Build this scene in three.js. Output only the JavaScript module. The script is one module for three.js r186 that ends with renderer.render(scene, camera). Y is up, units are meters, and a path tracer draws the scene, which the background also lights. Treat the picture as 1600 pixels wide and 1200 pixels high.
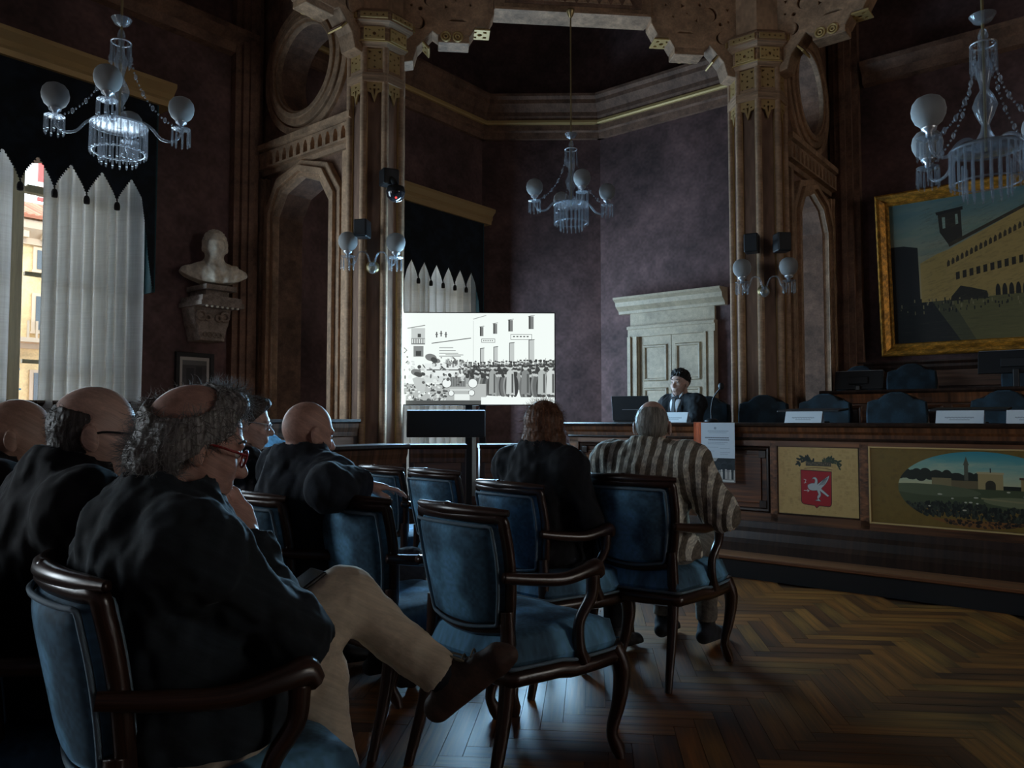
import * as THREE from 'three';
import { mergeGeometries, mergeVertices } from 'three/addons/utils/BufferGeometryUtils.js';
import { RoundedBoxGeometry } from 'three/addons/geometries/RoundedBoxGeometry.js';
import { RectAreaLightUniformsLib } from 'three/addons/lights/RectAreaLightUniformsLib.js';
import { createNoise3D } from 'simplex-noise';

// ---------------------------------------------------------------- camera, sky, sun, area lights, exposure
const scene = new THREE.Scene();
const renderer = new THREE.WebGLRenderer();
renderer.toneMapping = THREE.LinearToneMapping;
renderer.toneMappingExposure = 1.25;
renderer.shadowMap.enabled = true;
RectAreaLightUniformsLib.init();

const camera = new THREE.PerspectiveCamera(2 * Math.atan(600 / 1200) * 180 / Math.PI, 4 / 3, 0.05, 200);
camera.position.set(0, 1.25, 0);
camera.rotation.set(Math.atan(55 / 1200), 0, 0);

scene.background = new THREE.Color().setRGB(2.7, 3.0, 3.3);          // pale daylight sky

const AX = 39.2 * Math.PI / 180;                                        // the hall's long axis, turned from the view
const sinA = Math.sin(AX), cosA = Math.cos(AX);
const U = [cosA, -sinA], V = [sinA, cosA];                              // plan directions (x, depth): along the dais, towards the dais
const plan = (o, a, b) => [o[0] + a * U[0] + b * V[0], o[1] + a * U[1] + b * V[1]];
const WL = [-4.38, 6.88];                                               // a point on the window wall
const onWall = (s, inward) => [WL[0] + s * V[0] + inward * U[0], WL[1] + s * V[1] + inward * U[1]];

// the midday sun stands over the roof of the hall and lights the street front opposite the windows
const sun = new THREE.DirectionalLight(new THREE.Color(1, 0.93, 0.82), 1.2);
sun.position.set(cosA * 10 + 6, 22, sinA * 10 + 9);
sun.target.position.set(-14, 0, -12);
sun.castShadow = true;
Object.assign(sun.shadow.camera, { left: -30, right: 30, top: 30, bottom: -30, near: 1, far: 80 });
scene.add(sun, sun.target);

// daylight entering through each window of the window wall: an area light as large as the window, just inside it
function daylight(name, s, w, y0, y1, power, rgb = [0.66, 0.85, 1.0], inward = 0.34) {
  const l = new THREE.RectAreaLight(new THREE.Color(...rgb), power, w, y1 - y0);
  const [x, d] = onWall(s, inward);
  l.name = name;
  l.position.set(x, (y0 + y1) / 2, -d);
  l.lookAt(x + U[0] * 4, (y0 + y1) / 2, -d - U[1] * 4);
  scene.add(l);
}
daylight('window_daylight', 0, 1.8, 1.3, 3.3, 6);
daylight('window_daylight', 5.15, 1.5, 0.6, 3.2, 11, [0.48, 0.73, 1.0]);
daylight('window_daylight', -5.2, 1.8, 1.0, 3.4, 7.5, [0.8, 0.92, 1.0]);
daylight('window_daylight', -9.6, 1.8, 1.0, 3.4, 2, [1.0, 0.95, 0.88]);

{ // warm daylight from the window in the side wall, behind the viewer on the right
  const C5 = plan([4.24, 9.3], 10, 0), l = new THREE.RectAreaLight(new THREE.Color(1.0, 0.78, 0.5), 1.7, 1.8, 2.6), [x, d] = plan(C5, -0.34, -5);
  l.name = 'window_daylight'; l.position.set(x, 2.6, -d); l.lookAt(x - U[0] * 4, 2.6, -d + U[1] * 4); scene.add(l);
}

// ---------------------------------------------------------------- helpers
let seed = 12345;
const rnd = () => { seed = (seed * 1664525 + 1013904223) >>> 0; return seed / 4294967296; };
const rr = (a, b) => a + (b - a) * rnd();
const noise3 = createNoise3D(rnd);
const V3 = (x, y, z) => new THREE.Vector3(x, y, z);
const L = (r, g, b) => new THREE.Color().setRGB(r, g, b);

const taken = new Map();
function numbered(name) { const n = taken.get(name) ?? 0; taken.set(name, n + 1); return n ? `${name}_${String(n).padStart(3, '0')}` : name; }
const shade = (o) => { o.castShadow = true; o.receiveShadow = true; return o; };
function part(name, geo, mat, parent) {
  const g = Array.isArray(geo) ? merge(geo) : geo;
  const m = shade(new THREE.Mesh(g, mat)); m.name = name; parent.add(m); return m;
}
function merge(list) {
  const plain = list.map((g) => { const n = g.index ? g.toNonIndexed() : g; for (const k of Object.keys(n.attributes)) if (!['position', 'normal', 'uv'].includes(k)) n.deleteAttribute(k); if (!n.attributes.uv) n.setAttribute('uv', new THREE.BufferAttribute(new Float32Array(n.attributes.position.count * 2), 2)); return n; });
  return mergeGeometries(plain);
}
function thing(name, label, category, at = [0, 0, 0], turn = 0, group) {
  const o = new THREE.Group(); o.name = numbered(name); o.position.set(...at); o.rotation.y = turn;
  o.userData = { label, category }; if (group) o.userData.group = group;
  scene.add(o); return o;
}
function struct(name, geo, mat, at = [0, 0, 0], turn = 0) {
  const m = part(numbered(name), geo, mat, scene); m.position.set(...at); m.rotation.y = turn; m.userData.kind = 'structure'; return m;
}
function structGroup(name, at = [0, 0, 0], turn = 0) {
  const o = new THREE.Group(); o.name = numbered(name); o.position.set(...at); o.rotation.y = turn; o.userData.kind = 'structure'; scene.add(o); return o;
}
function copy(o, at, turn, label) {
  const c = o.clone(); c.name = numbered(o.name.replace(/_\d{3}$/, '')); c.position.set(...at); c.rotation.y = turn;
  c.userData = { ...o.userData }; if (label) c.userData.label = label; scene.add(c); return c;
}
const at3 = (p, y = 0) => [p[0], y, -p[1]];                             // plan point -> world position
const faceAz = (deg) => -deg * Math.PI / 180;                           // turn that points local -z at an azimuth right of the view axis
const TURN_R = -AX, TURN_L = Math.PI / 2 - AX;                          // frames: x along the dais / x along the window wall, z into the room

function scaleUV(g, su, sv) { const uv = g.attributes.uv; for (let i = 0; i < uv.count; i++) uv.setXY(i, uv.getX(i) * su, uv.getY(i) * sv); return g; }
function bx(w, h, d, x = 0, y = 0, z = 0) {                              // box with uv in metres
  const g = new THREE.BoxGeometry(w, h, d).toNonIndexed(), uv = g.attributes.uv, n = g.attributes.normal;
  for (let i = 0; i < uv.count; i++) {
    const nx = Math.abs(n.getX(i)), ny = Math.abs(n.getY(i));
    uv.setXY(i, uv.getX(i) * (nx > 0.5 ? d : w) + x, uv.getY(i) * (ny > 0.5 ? d : h) + y);
  }
  g.translate(x, y, z); return g;
}
const rbx = (w, h, d, x = 0, y = 0, z = 0, r = 0.008) => { const g = new RoundedBoxGeometry(w, h, d, 2, r); g.translate(x, y, z); return g; };
const lathe = (pts, seg = 20) => new THREE.LatheGeometry(pts.map(([r, y]) => new THREE.Vector2(r, y)), seg);
function shapeOf(pts, holes = []) {
  const s = new THREE.Shape(pts.map(([x, y]) => new THREE.Vector2(x, y)));
  for (const h of holes) s.holes.push(new THREE.Path(h.map(([x, y]) => new THREE.Vector2(x, y))));
  return s;
}
const extr = (shape, depth, bevel = 0, seg = 8) => new THREE.ExtrudeGeometry(shape, { depth, bevelEnabled: bevel > 0, bevelSize: bevel, bevelThickness: bevel, bevelSegments: 2, curveSegments: seg });
function mould(profile, length) {                                        // profile of [z, y] swept along x, centred
  const g = extr(shapeOf(profile.map(([z, y]) => [-z, y])), length);
  g.rotateY(Math.PI / 2); g.translate(-length / 2, 0, 0);
  return g;
}
const circ = (cx, cy, r, n = 20) => Array.from({ length: n }, (_, i) => [cx + r * Math.cos(i / n * 2 * Math.PI), cy + r * Math.sin(i / n * 2 * Math.PI)]);
function frameGeo(w, h, profile) {                                       // mitred picture frame: profile of [outward offset, z]
  const pos = [], idx = [], uvs = [], m = profile.length;
  for (let k = 0; k <= 4; k++) {
    const sx = [-1, 1, 1, -1, -1][k], sy = [-1, -1, 1, 1, -1][k];
    profile.forEach(([o, z], j) => { pos.push(sx * (w / 2 + o), sy * (h / 2 + o), z); uvs.push(k * 1.3, j / m * 0.2); });
  }
  for (let k = 0; k < 4; k++) for (let j = 0; j < m - 1; j++) { const a = k * m + j, b = a + m; idx.push(a, a + 1, b, b, a + 1, b + 1); }
  const g = new THREE.BufferGeometry();
  g.setAttribute('position', new THREE.Float32BufferAttribute(pos, 3)); g.setAttribute('uv', new THREE.Float32BufferAttribute(uvs, 2)); g.setIndex(idx);
  const n = g.toNonIndexed(); n.computeVertexNormals(); return n;
}
function sweep(points, radii, { seg = 8, steps = 0, flat = 1, closed = false } = {}) {   // tube with its own radius at each point
  const curve = new THREE.CatmullRomCurve3(points.map((p) => V3(...p)), closed, 'centripetal');
  const n = steps || points.length * 4, pos = [], nor = [], idx = [], uvs = [];
  const rad = (t) => { const f = t * (radii.length - 1), i = Math.min(Math.floor(f), radii.length - 2); return radii.length === 1 ? radii[0] : radii[i] + (radii[i + 1] - radii[i]) * (f - i); };
  let prev = null;
  const len = curve.getLength();
  for (let i = 0; i <= n; i++) {
    const t = i / n, p = curve.getPoint(t), T = curve.getTangent(t).normalize();
    let N = prev ? prev.clone().addScaledVector(T, -prev.dot(T)) : Math.abs(T.y) < 0.9 ? V3(0, 1, 0).addScaledVector(T, -T.y) : V3(1, 0, 0).addScaledVector(T, -T.x);
    N.normalize(); prev = N; const B = T.clone().cross(N);
    for (let j = 0; j <= seg; j++) {
      const a = j / seg * 2 * Math.PI, dir = N.clone().multiplyScalar(Math.cos(a)).addScaledVector(B, Math.sin(a) * flat), q = p.clone().addScaledVector(dir, rad(t));
      pos.push(q.x, q.y, q.z); dir.normalize(); nor.push(dir.x, dir.y, dir.z); uvs.push(t * len, j / seg * 0.1);
    }
  }
  for (let i = 0; i < n; i++) for (let j = 0; j < seg; j++) { const a = i * (seg + 1) + j, b = a + seg + 1; idx.push(a, a + 1, b, b, a + 1, b + 1); }
  if (!closed) for (const [i0, T] of [[0, -1], [n, 1]]) {
    const c = pos.length / 3, p = curve.getPoint(i0 / n), d = curve.getTangent(i0 / n).multiplyScalar(T);
    pos.push(p.x, p.y, p.z); nor.push(d.x, d.y, d.z); uvs.push(0, 0);
    for (let j = 0; j < seg; j++) { const a = i0 * (seg + 1) + j; T < 0 ? idx.push(c, a + 1, a) : idx.push(c, a, a + 1); }
  }
  const g = new THREE.BufferGeometry();
  g.setAttribute('position', new THREE.Float32BufferAttribute(pos, 3)); g.setAttribute('normal', new THREE.Float32BufferAttribute(nor, 3)); g.setAttribute('uv', new THREE.Float32BufferAttribute(uvs, 2)); g.setIndex(idx);
  // sweep frames may turn either way: make the triangles agree with the normals
  const A = V3(pos[idx[0] * 3], pos[idx[0] * 3 + 1], pos[idx[0] * 3 + 2]), Bv = V3(pos[idx[1] * 3], pos[idx[1] * 3 + 1], pos[idx[1] * 3 + 2]), C = V3(pos[idx[2] * 3], pos[idx[2] * 3 + 1], pos[idx[2] * 3 + 2]);
  if (Bv.sub(A).cross(C.sub(A)).dot(V3(nor[idx[0] * 3], nor[idx[0] * 3 + 1], nor[idx[0] * 3 + 2])) < 0) for (let i = 0; i < idx.length; i += 3) { const t = idx[i]; idx[i] = idx[i + 1]; idx[i + 1] = t; }
  g.setIndex(idx);
  return g;
}
// rounded, padded panel: square grid drawn into a rounded trapezium, thick in the middle; bent backwards by bend * x^2
function pillow(w0, w1, h, th, { n = 14, round = 0.75, bend = 0, puff = 0.5, back = 1 } = {}) {
  const pos = [], idx = [], uvs = [];
  for (const side of [1, -1]) {
    const base = pos.length / 3;
    for (let j = 0; j <= n; j++) for (let i = 0; i <= n; i++) {
      const s = -1 + 2 * i / n, t = -1 + 2 * j / n;
      const k = round, X = s * Math.sqrt(1 - (1 - k) * t * t * 0.5), Y = t * Math.sqrt(1 - (1 - k) * s * s * 0.5);
      const w = w0 + (w1 - w0) * (Y + 1) / 2, e = Math.max(Math.abs(s), Math.abs(t));
      const z = side * th / 2 * Math.pow(Math.max(0, 1 - Math.pow(e, 6)), puff) * (side < 0 ? back : 1) ;
      const x = X * w / 2;
      pos.push(x, Y * h / 2, z + bend * x * x); uvs.push(x, Y * h / 2);
    }
    for (let j = 0; j < n; j++) for (let i = 0; i < n; i++) { const a = base + j * (n + 1) + i, b = a + n + 1; side > 0 ? idx.push(a, a + 1, b, b, a + 1, b + 1) : idx.push(a, b, a + 1, b, b + 1, a + 1); }
  }
  let g = new THREE.BufferGeometry();
  g.setAttribute('position', new THREE.Float32BufferAttribute(pos, 3)); g.setAttribute('uv', new THREE.Float32BufferAttribute(uvs, 2)); g.setIndex(idx);
  g.computeVertexNormals(); return g;
}
function pillowOutline(w0, w1, h, { n = 10, round = 0.75, bend = 0, grow = 0 } = {}) {
  const pts = [];
  const put = (s, t) => { const X = s * Math.sqrt(1 - (1 - round) * t * t * 0.5), Y = t * Math.sqrt(1 - (1 - round) * s * s * 0.5), w = w0 + (w1 - w0) * (Y + 1) / 2, x = X * (w / 2 + grow); pts.push([x, Y * (h / 2 + grow), bend * x * x]); };
  for (let i = 0; i < n; i++) put(-1 + 2 * i / n, -1); for (let i = 0; i < n; i++) put(1, -1 + 2 * i / n);
  for (let i = 0; i < n; i++) put(1 - 2 * i / n, 1); for (let i = 0; i < n; i++) put(-1, 1 - 2 * i / n);
  return pts;
}

// ---------------------------------------------------------------- textures and materials
function pnoise(nx, ny, sd) {                                            // tiling value noise
  let s = sd * 7919 + 17; const r = () => { s = (s * 1664525 + 1013904223) >>> 0; return s / 4294967296; };
  const a = Float32Array.from({ length: nx * ny }, r), sm = (t) => t * t * (3 - 2 * t);
  return (u, v) => { const x = ((u % 1) + 1) % 1 * nx, y = ((v % 1) + 1) % 1 * ny, i = Math.floor(x), j = Math.floor(y), fx = sm(x - i), fy = sm(y - j), g = (p, q) => a[(q % ny) * nx + (p % nx)]; return (g(i, j) * (1 - fx) + g(i + 1, j) * fx) * (1 - fy) + (g(i, j + 1) * (1 - fx) + g(i + 1, j + 1) * fx) * fy; };
}
function tex(w, h, fn, repeat = [1, 1], srgb = true) {
  const d = new Uint8Array(w * h * 4);
  for (let y = 0; y < h; y++) for (let x = 0; x < w; x++) { const c = fn(x / w, y / h), i = (y * w + x) * 4; d[i] = c[0]; d[i + 1] = c[1]; d[i + 2] = c[2]; d[i + 3] = 255; }
  const t = new THREE.DataTexture(d, w, h); t.wrapS = t.wrapT = THREE.RepeatWrapping; t.magFilter = THREE.LinearFilter; t.minFilter = THREE.LinearMipmapLinearFilter; t.repeat.set(...repeat);
  if (srgb) t.colorSpace = THREE.SRGBColorSpace; t.needsUpdate = true; return t;
}
const clamp = (x, a = 0, b = 255) => Math.min(b, Math.max(a, x));
function tone(base, amp, sd, { nx = 6, ny = 6, w = 256, h = 256, repeat = [1, 1] } = {}) {   // patchy, grainy tint
  const a = pnoise(nx, ny, sd), b = pnoise(nx * 4, ny * 4, sd + 1), c = pnoise(nx * 16, ny * 16, sd + 2);
  return tex(w, h, (u, v) => { const k = 1 + amp * ((a(u, v) - 0.5) * 1.0 + (b(u, v) - 0.5) * 0.7 + (c(u, v) - 0.5) * 0.6); return base.map((x) => clamp(x * k)); }, repeat);
}
function grain(base, amp, sd, { along = 2, across = 48, repeat = [1, 1], w = 256, h = 256 } = {}) {  // wood grain running along u
  const a = pnoise(along, across, sd), b = pnoise(along * 3, across * 2.5 | 0, sd + 1), c = pnoise(3, 5, sd + 2);
  return tex(w, h, (u, v) => { const k = 1 + amp * ((a(u, v) - 0.5) + (b(u, v) - 0.5) * 0.8 + (c(u, v) - 0.5) * 0.8); return [clamp(base[0] * k), clamp(base[1] * (1 + (k - 1) * 1.05)), clamp(base[2] * (1 + (k - 1) * 1.1))]; }, repeat);
}
const std = (o) => new THREE.MeshStandardMaterial(o);
const phy = (o) => new THREE.MeshPhysicalMaterial(o);
const damask = (() => { const p = pnoise(40, 40, 71); return tex(256, 256, (u, v) => { const k = 128 + (p(u, v) - 0.5) * 90; return [k, k, k]; }, [0.9, 0.9], false); })();
const M = {};
M.wall = std({ map: tone([104, 80, 78], 0.35, 3, { repeat: [0.35, 0.35] }), roughness: 0.82, bumpMap: damask, bumpScale: 0.003 });
M.stucco = std({ map: tone([172, 140, 112], 0.3, 9, { repeat: [0.8, 0.8] }), roughness: 0.72 });
M.stuccoPanel = std({ map: tone([134, 104, 86], 0.3, 13, { repeat: [0.8, 0.8] }), roughness: 0.75 });
M.ceiling = std({ map: tone([84, 66, 58], 0.3, 15, { repeat: [0.3, 0.3] }), roughness: 0.9 });
M.gold = std({ color: L(0.68, 0.48, 0.2), metalness: 0.3, roughness: 0.45 });
M.goldDim = std({ color: L(0.52, 0.35, 0.15), metalness: 0.3, roughness: 0.5 });
M.dark = std({ color: L(0.012, 0.012, 0.014), roughness: 0.6 });
M.blackPlastic = std({ color: L(0.012, 0.013, 0.015), roughness: 0.4 });
M.deskWood = std({ map: grain([112, 70, 42], 0.5, 21, { repeat: [0.7, 0.7] }), roughness: 0.42 });
M.deskPanel = std({ map: grain([98, 58, 34], 0.5, 25, { repeat: [0.7, 0.7] }), roughness: 0.4 });
M.deskDark = std({ map: grain([50, 34, 26], 0.5, 29, { repeat: [0.7, 0.7] }), roughness: 0.35 });
M.bench = std({ map: grain([92, 64, 48], 0.5, 33, { repeat: [0.7, 0.7] }), roughness: 0.42 });
M.doorPaint = std({ map: tone([178, 162, 136], 0.16, 37), roughness: 0.5 });
M.cream = std({ map: tone([205, 196, 166], 0.12, 41), roughness: 0.5 });
M.marble = std({ map: tone([226, 216, 198], 0.16, 43, { repeat: [3, 3] }), roughness: 0.5 });
M.stone = std({ map: tone([150, 136, 126], 0.3, 47, { repeat: [4, 4] }), roughness: 0.8 });
const velvetMap = (base, sd) => { const a = pnoise(5, 5, sd), b = pnoise(11, 11, sd + 1), c = pnoise(60, 60, sd + 2); return tex(256, 256, (u, v) => { const q = a(u, v) * 0.6 + b(u, v) * 0.4, k = 0.72 + 0.56 * THREE.MathUtils.smoothstep(q, 0.3, 0.74) + (c(u, v) - 0.5) * 0.2; return base.map((x) => clamp(x * k)); }, [1.7, 1.7]); };
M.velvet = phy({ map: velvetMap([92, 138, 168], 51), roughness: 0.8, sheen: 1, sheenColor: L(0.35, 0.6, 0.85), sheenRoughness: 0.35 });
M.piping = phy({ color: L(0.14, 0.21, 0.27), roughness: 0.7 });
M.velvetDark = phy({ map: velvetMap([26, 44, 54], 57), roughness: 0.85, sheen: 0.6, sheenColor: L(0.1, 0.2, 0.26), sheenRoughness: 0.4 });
M.chairWood = phy({ map: grain([58, 36, 26], 0.4, 61, { repeat: [3, 8] }), roughness: 0.32, clearcoat: 0.5, clearcoatRoughness: 0.25 });
const weave = (() => { const p = pnoise(90, 4, 65), q = pnoise(4, 90, 66); return tex(256, 256, (u, v) => { const k = 226 + (p(u, v) - 0.5) * 12 + (q(u, v) - 0.5) * 12; return [k * 0.95, k * 0.985, k]; }, [1.4, 1.4]); })();
M.curtain = phy({ map: weave, transmission: 0.7, thickness: 0, roughness: 1, side: THREE.DoubleSide });
M.pelmet = phy({ map: velvetMap([20, 30, 40], 67), roughness: 0.9, side: THREE.DoubleSide });
M.tealSilk = phy({ color: L(0.02, 0.09, 0.11), roughness: 0.7, side: THREE.DoubleSide });
M.pane = phy({ color: L(1, 1, 1), transmission: 1, thickness: 0, roughness: 0.02, ior: 1.45 });
M.crystal = phy({ color: L(0.75, 0.77, 0.8), transmission: 0.9, thickness: 0, roughness: 0.16, ior: 1.55, side: THREE.DoubleSide });
M.frost = phy({ color: L(0.34, 0.33, 0.32), transmission: 0.35, thickness: 0, roughness: 0.75, side: THREE.DoubleSide });
M.brass = std({ color: L(0.45, 0.34, 0.17), metalness: 0.8, roughness: 0.35 });
M.silver = std({ color: L(0.6, 0.6, 0.62), metalness: 0.7, roughness: 0.3 });
M.paper = std({ color: L(0.72, 0.74, 0.76), roughness: 0.8 });
// ---------------------------------------------------------------- the setting: floor, walls, windows, door, arcade
const WR = [4.24, 9.3];                                                  // a point on the wall behind the dais
const A = onWall(6.2, 0), B = plan(WR, -3.72, 0), C = plan(WR, 10, 0), D = plan(C, 0, -12), E = onWall(-12, 0);
const rect = (x0, x1, y0, y1) => [[x0, y0], [x1, y0], [x1, y1], [x0, y1]];
function wall(name, x0, x1, y0, y1, holes, at, turn, mat = M.wall, th = 0.4) {
  const g = extr(shapeOf(rect(x0, x1, y0, y1), holes), th); g.translate(0, 0, -th);
  return struct(name, g, mat, at, turn);
}
const WIN = [[0, 0.95, 0.9, 4.3], [5.15, 0.78, 0.35, 4.2], [-5.2, 0.95, 0.9, 4.3], [-9.6, 0.95, 0.9, 4.3]];   // s, half width, sill, head
wall('wall_left', -12.4, 6.6, -0.3, 8, WIN.map(([s, h, a, b]) => rect(s - h, s + h, a, b)), at3(WL), TURN_L);
const backLen = Math.hypot(B[0] - A[0], B[1] - A[1]), backTurn = Math.atan2(B[1] - A[1], B[0] - A[0]);
wall('wall_back', -0.3, backLen + 0.3, -0.3, 8, [], at3(A), backTurn);
wall('wall_right', -4.1, 10.4, -0.3, 8, [], at3(WR), TURN_R);
const enclose = (name, p, q, holes = []) => { const len = Math.hypot(q[0] - p[0], q[1] - p[1]), t = Math.atan2(q[1] - p[1], q[0] - p[0]); wall(name, -0.4, len + 0.4, -0.3, 8, holes, at3(p), t); };
enclose('wall_side', C, D, [rect(4.05, 5.95, 0.9, 4.3)]); enclose('wall_rear', D, E);
struct('ceiling', bx(34, 0.3, 34, 0, 8.15, 0), M.ceiling, [0, 0, -3], 0);

// floor: a slab, and on it oak strips laid in herringbone
const floor = structGroup('floor');
part('subfloor', bx(34, 0.3, 34, 0, -0.162, -3), std({ map: grain([70, 46, 26], 0.5, 81, { repeat: [1.5, 1.5] }), roughness: 0.45 }), floor);
{
  const W = 0.09, N = 6, tones = [[128, 80, 32], [110, 66, 26], [92, 54, 22], [118, 70, 27], [80, 46, 20], [104, 68, 28]];
  const mats = tones.map((t, i) => phy({ map: grain(t, 0.42, 90 + i, { repeat: [1.2, 2.6], across: 26 }), roughness: 0.42, clearcoat: 0.15, clearcoatRoughness: 0.4 }));
  const geoH = new THREE.BoxGeometry(N * W - 0.0022, 0.012, W - 0.0022).translate(0, -0.006, 0), planks = [];
  { const uv = geoH.attributes.uv, p = geoH.attributes.position; for (let i = 0; i < uv.count; i++) uv.setXY(i, p.getX(i), p.getZ(i)); }
  const ang = AX - Math.PI / 4, ca = Math.cos(ang), sa = Math.sin(ang);
  const stepFront = (x, d) => (x - 1.71) * V[0] + (d - 6.2) * V[1];
  for (let j = -40; j < 130; j++) for (let m = -8; m < 9; m++) for (const vert of [0, 1]) {
    let cx, cy;
    if (!vert) { cx = j + 2 * N * m + N / 2; cy = j + 0.5; } else { cx = j + 0.5; cy = j - 2 * N + 1 + 2 * N * m + N / 2; }
    const px = cx * W, py = cy * W, x = px * ca - py * sa - 0.6, d = px * sa + py * ca + 0.6;
    if (d < 1.5 || d > 8.2 || x > 0.8 * d + 1.6 || x < -0.35 * d - 0.4) continue;
    if (stepFront(x, d) > -0.02 && x > 0.3) continue;
    planks.push({ x, d, vert, show: 1 / (d * d) * (x > -0.35 * d ? 1 : 0.2) * (x < 0.66 * d ? 1 : 0.01) * (d > 2.2 ? 1 : 0.05) * (x < -0.12 * d && d > 3.4 ? 0.05 : 1) });
  }
  planks.sort((p, q) => q.show - p.show);
  const rest = [];
  planks.forEach((p, i) => {
    const turn = ang * 1 + (p.vert ? Math.PI / 2 : 0), k = Math.floor(rnd() * 6), lift = rr(-0.0003, 0.0003), flip = rnd() < 0.5 ? Math.PI : 0;
    if (i < 290) { const m = part(numbered('plank'), geoH, mats[k], floor); m.position.set(p.x, lift, -p.d); m.rotation.y = turn + flip; }
    else { const g = geoH.clone(); const uv = g.attributes.uv; const off = rnd() * 3; for (let q = 0; q < uv.count; q++) uv.setXY(q, uv.getX(q) + off, uv.getY(q) + off); g.rotateY(turn + flip); g.translate(p.x, lift, -p.d); rest.push(g); }
  });
  const m = part('far_planks', rest, mats[1], floor); m.userData.kind = 'stuff';
}

// wainscot and mouldings along the window wall and behind the dais
const wainscot = (name, x0, x1, h, at, turn) => {
  const len = x1 - x0, c = (x0 + x1) / 2, gs = [bx(len, h - 0.1, 0.05, c, (h - 0.1) / 2, 0.025)], g = structGroup(name, at, turn);
  part('board', gs, M.bench, g);
  const cap = mould([[0, h - 0.12], [0.06, h - 0.12], [0.075, h - 0.08], [0.075, h - 0.05], [0.1, h - 0.02], [0.1, h], [0, h]], len); cap.translate(c, 0, 0); part('cap_moulding', cap, M.deskDark, g);
  const rail = mould([[0.05, h - 0.36], [0.07, h - 0.35], [0.07, h - 0.31], [0.05, h - 0.3]], len); rail.translate(c, 0, 0); part('rail_moulding', rail, M.deskDark, g);
  for (let x = x0 + 0.5; x < x1 - 0.3; x += 0.95) { const f = frameGeo(0.7, h - 0.65, [[0, 0.05], [0.01, 0.07], [0.04, 0.07], [0.05, 0.05]]); f.translate(x, (h - 0.4) / 2, 0); part('panel_moulding', f, M.deskDark, g); }
};
wainscot('trim_1', -12, 2.3, 1.42, at3(WL), TURN_L);
wainscot('trim_2', -0.25, 9.8, 1.93, at3(WR), TURN_R);
wainscot('trim_3', 2.75, 4.3, 1.2, at3(WL), TURN_L);

// cornice round the bay, with a gilt fillet
const corniceP = [[0, 5.55], [0.06, 5.55], [0.07, 5.64], [0.11, 5.66], [0.11, 5.74], [0.17, 5.86], [0.17, 5.92], [0.26, 6.02], [0.26, 6.08], [0.3, 6.12], [0.3, 6.16], [0, 6.16]];
const gilt = [[0.11, 5.745], [0.15, 5.745], [0.165, 5.765], [0.165, 5.8], [0.13, 5.81]];
function cornice(name, x0, x1, at, turn) {
  const g = structGroup(name, at, turn), c = (x0 + x1) / 2, a = mould(corniceP, x1 - x0), b = mould(gilt, x1 - x0); a.translate(c, 0, 0); b.translate(c, 0, 0);
  part('moulding', a, M.stuccoPanel, g); part('gilt_fillet', b, M.gold, g).userData.label = 'gilded fillet';
}
cornice('trim_4', 2.7, 6.25, at3(WL), TURN_L); cornice('trim_5', -0.1, backLen + 0.1, at3(A), backTurn); cornice('trim_6', -3.75, -0.6, at3(WR), TURN_R);
{ // upper moulding along the dais wall, beyond the arcade
  const g = mould([[0, 5.3], [0.08, 5.32], [0.1, 5.42], [0.2, 5.5], [0.2, 5.56], [0, 5.56]], 10); g.translate(5.1, 0, 0);
  struct('trim_7', g, M.stuccoPanel, at3(WR), TURN_R);
  const h = mould([[0, 5.3], [0.08, 5.32], [0.1, 5.42], [0.2, 5.5], [0.2, 5.56], [0, 5.56]], 14); h.translate(-4.8, 0, 0);
  struct('trim_8', h, M.stuccoPanel, at3(WL), TURN_L);
}

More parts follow.
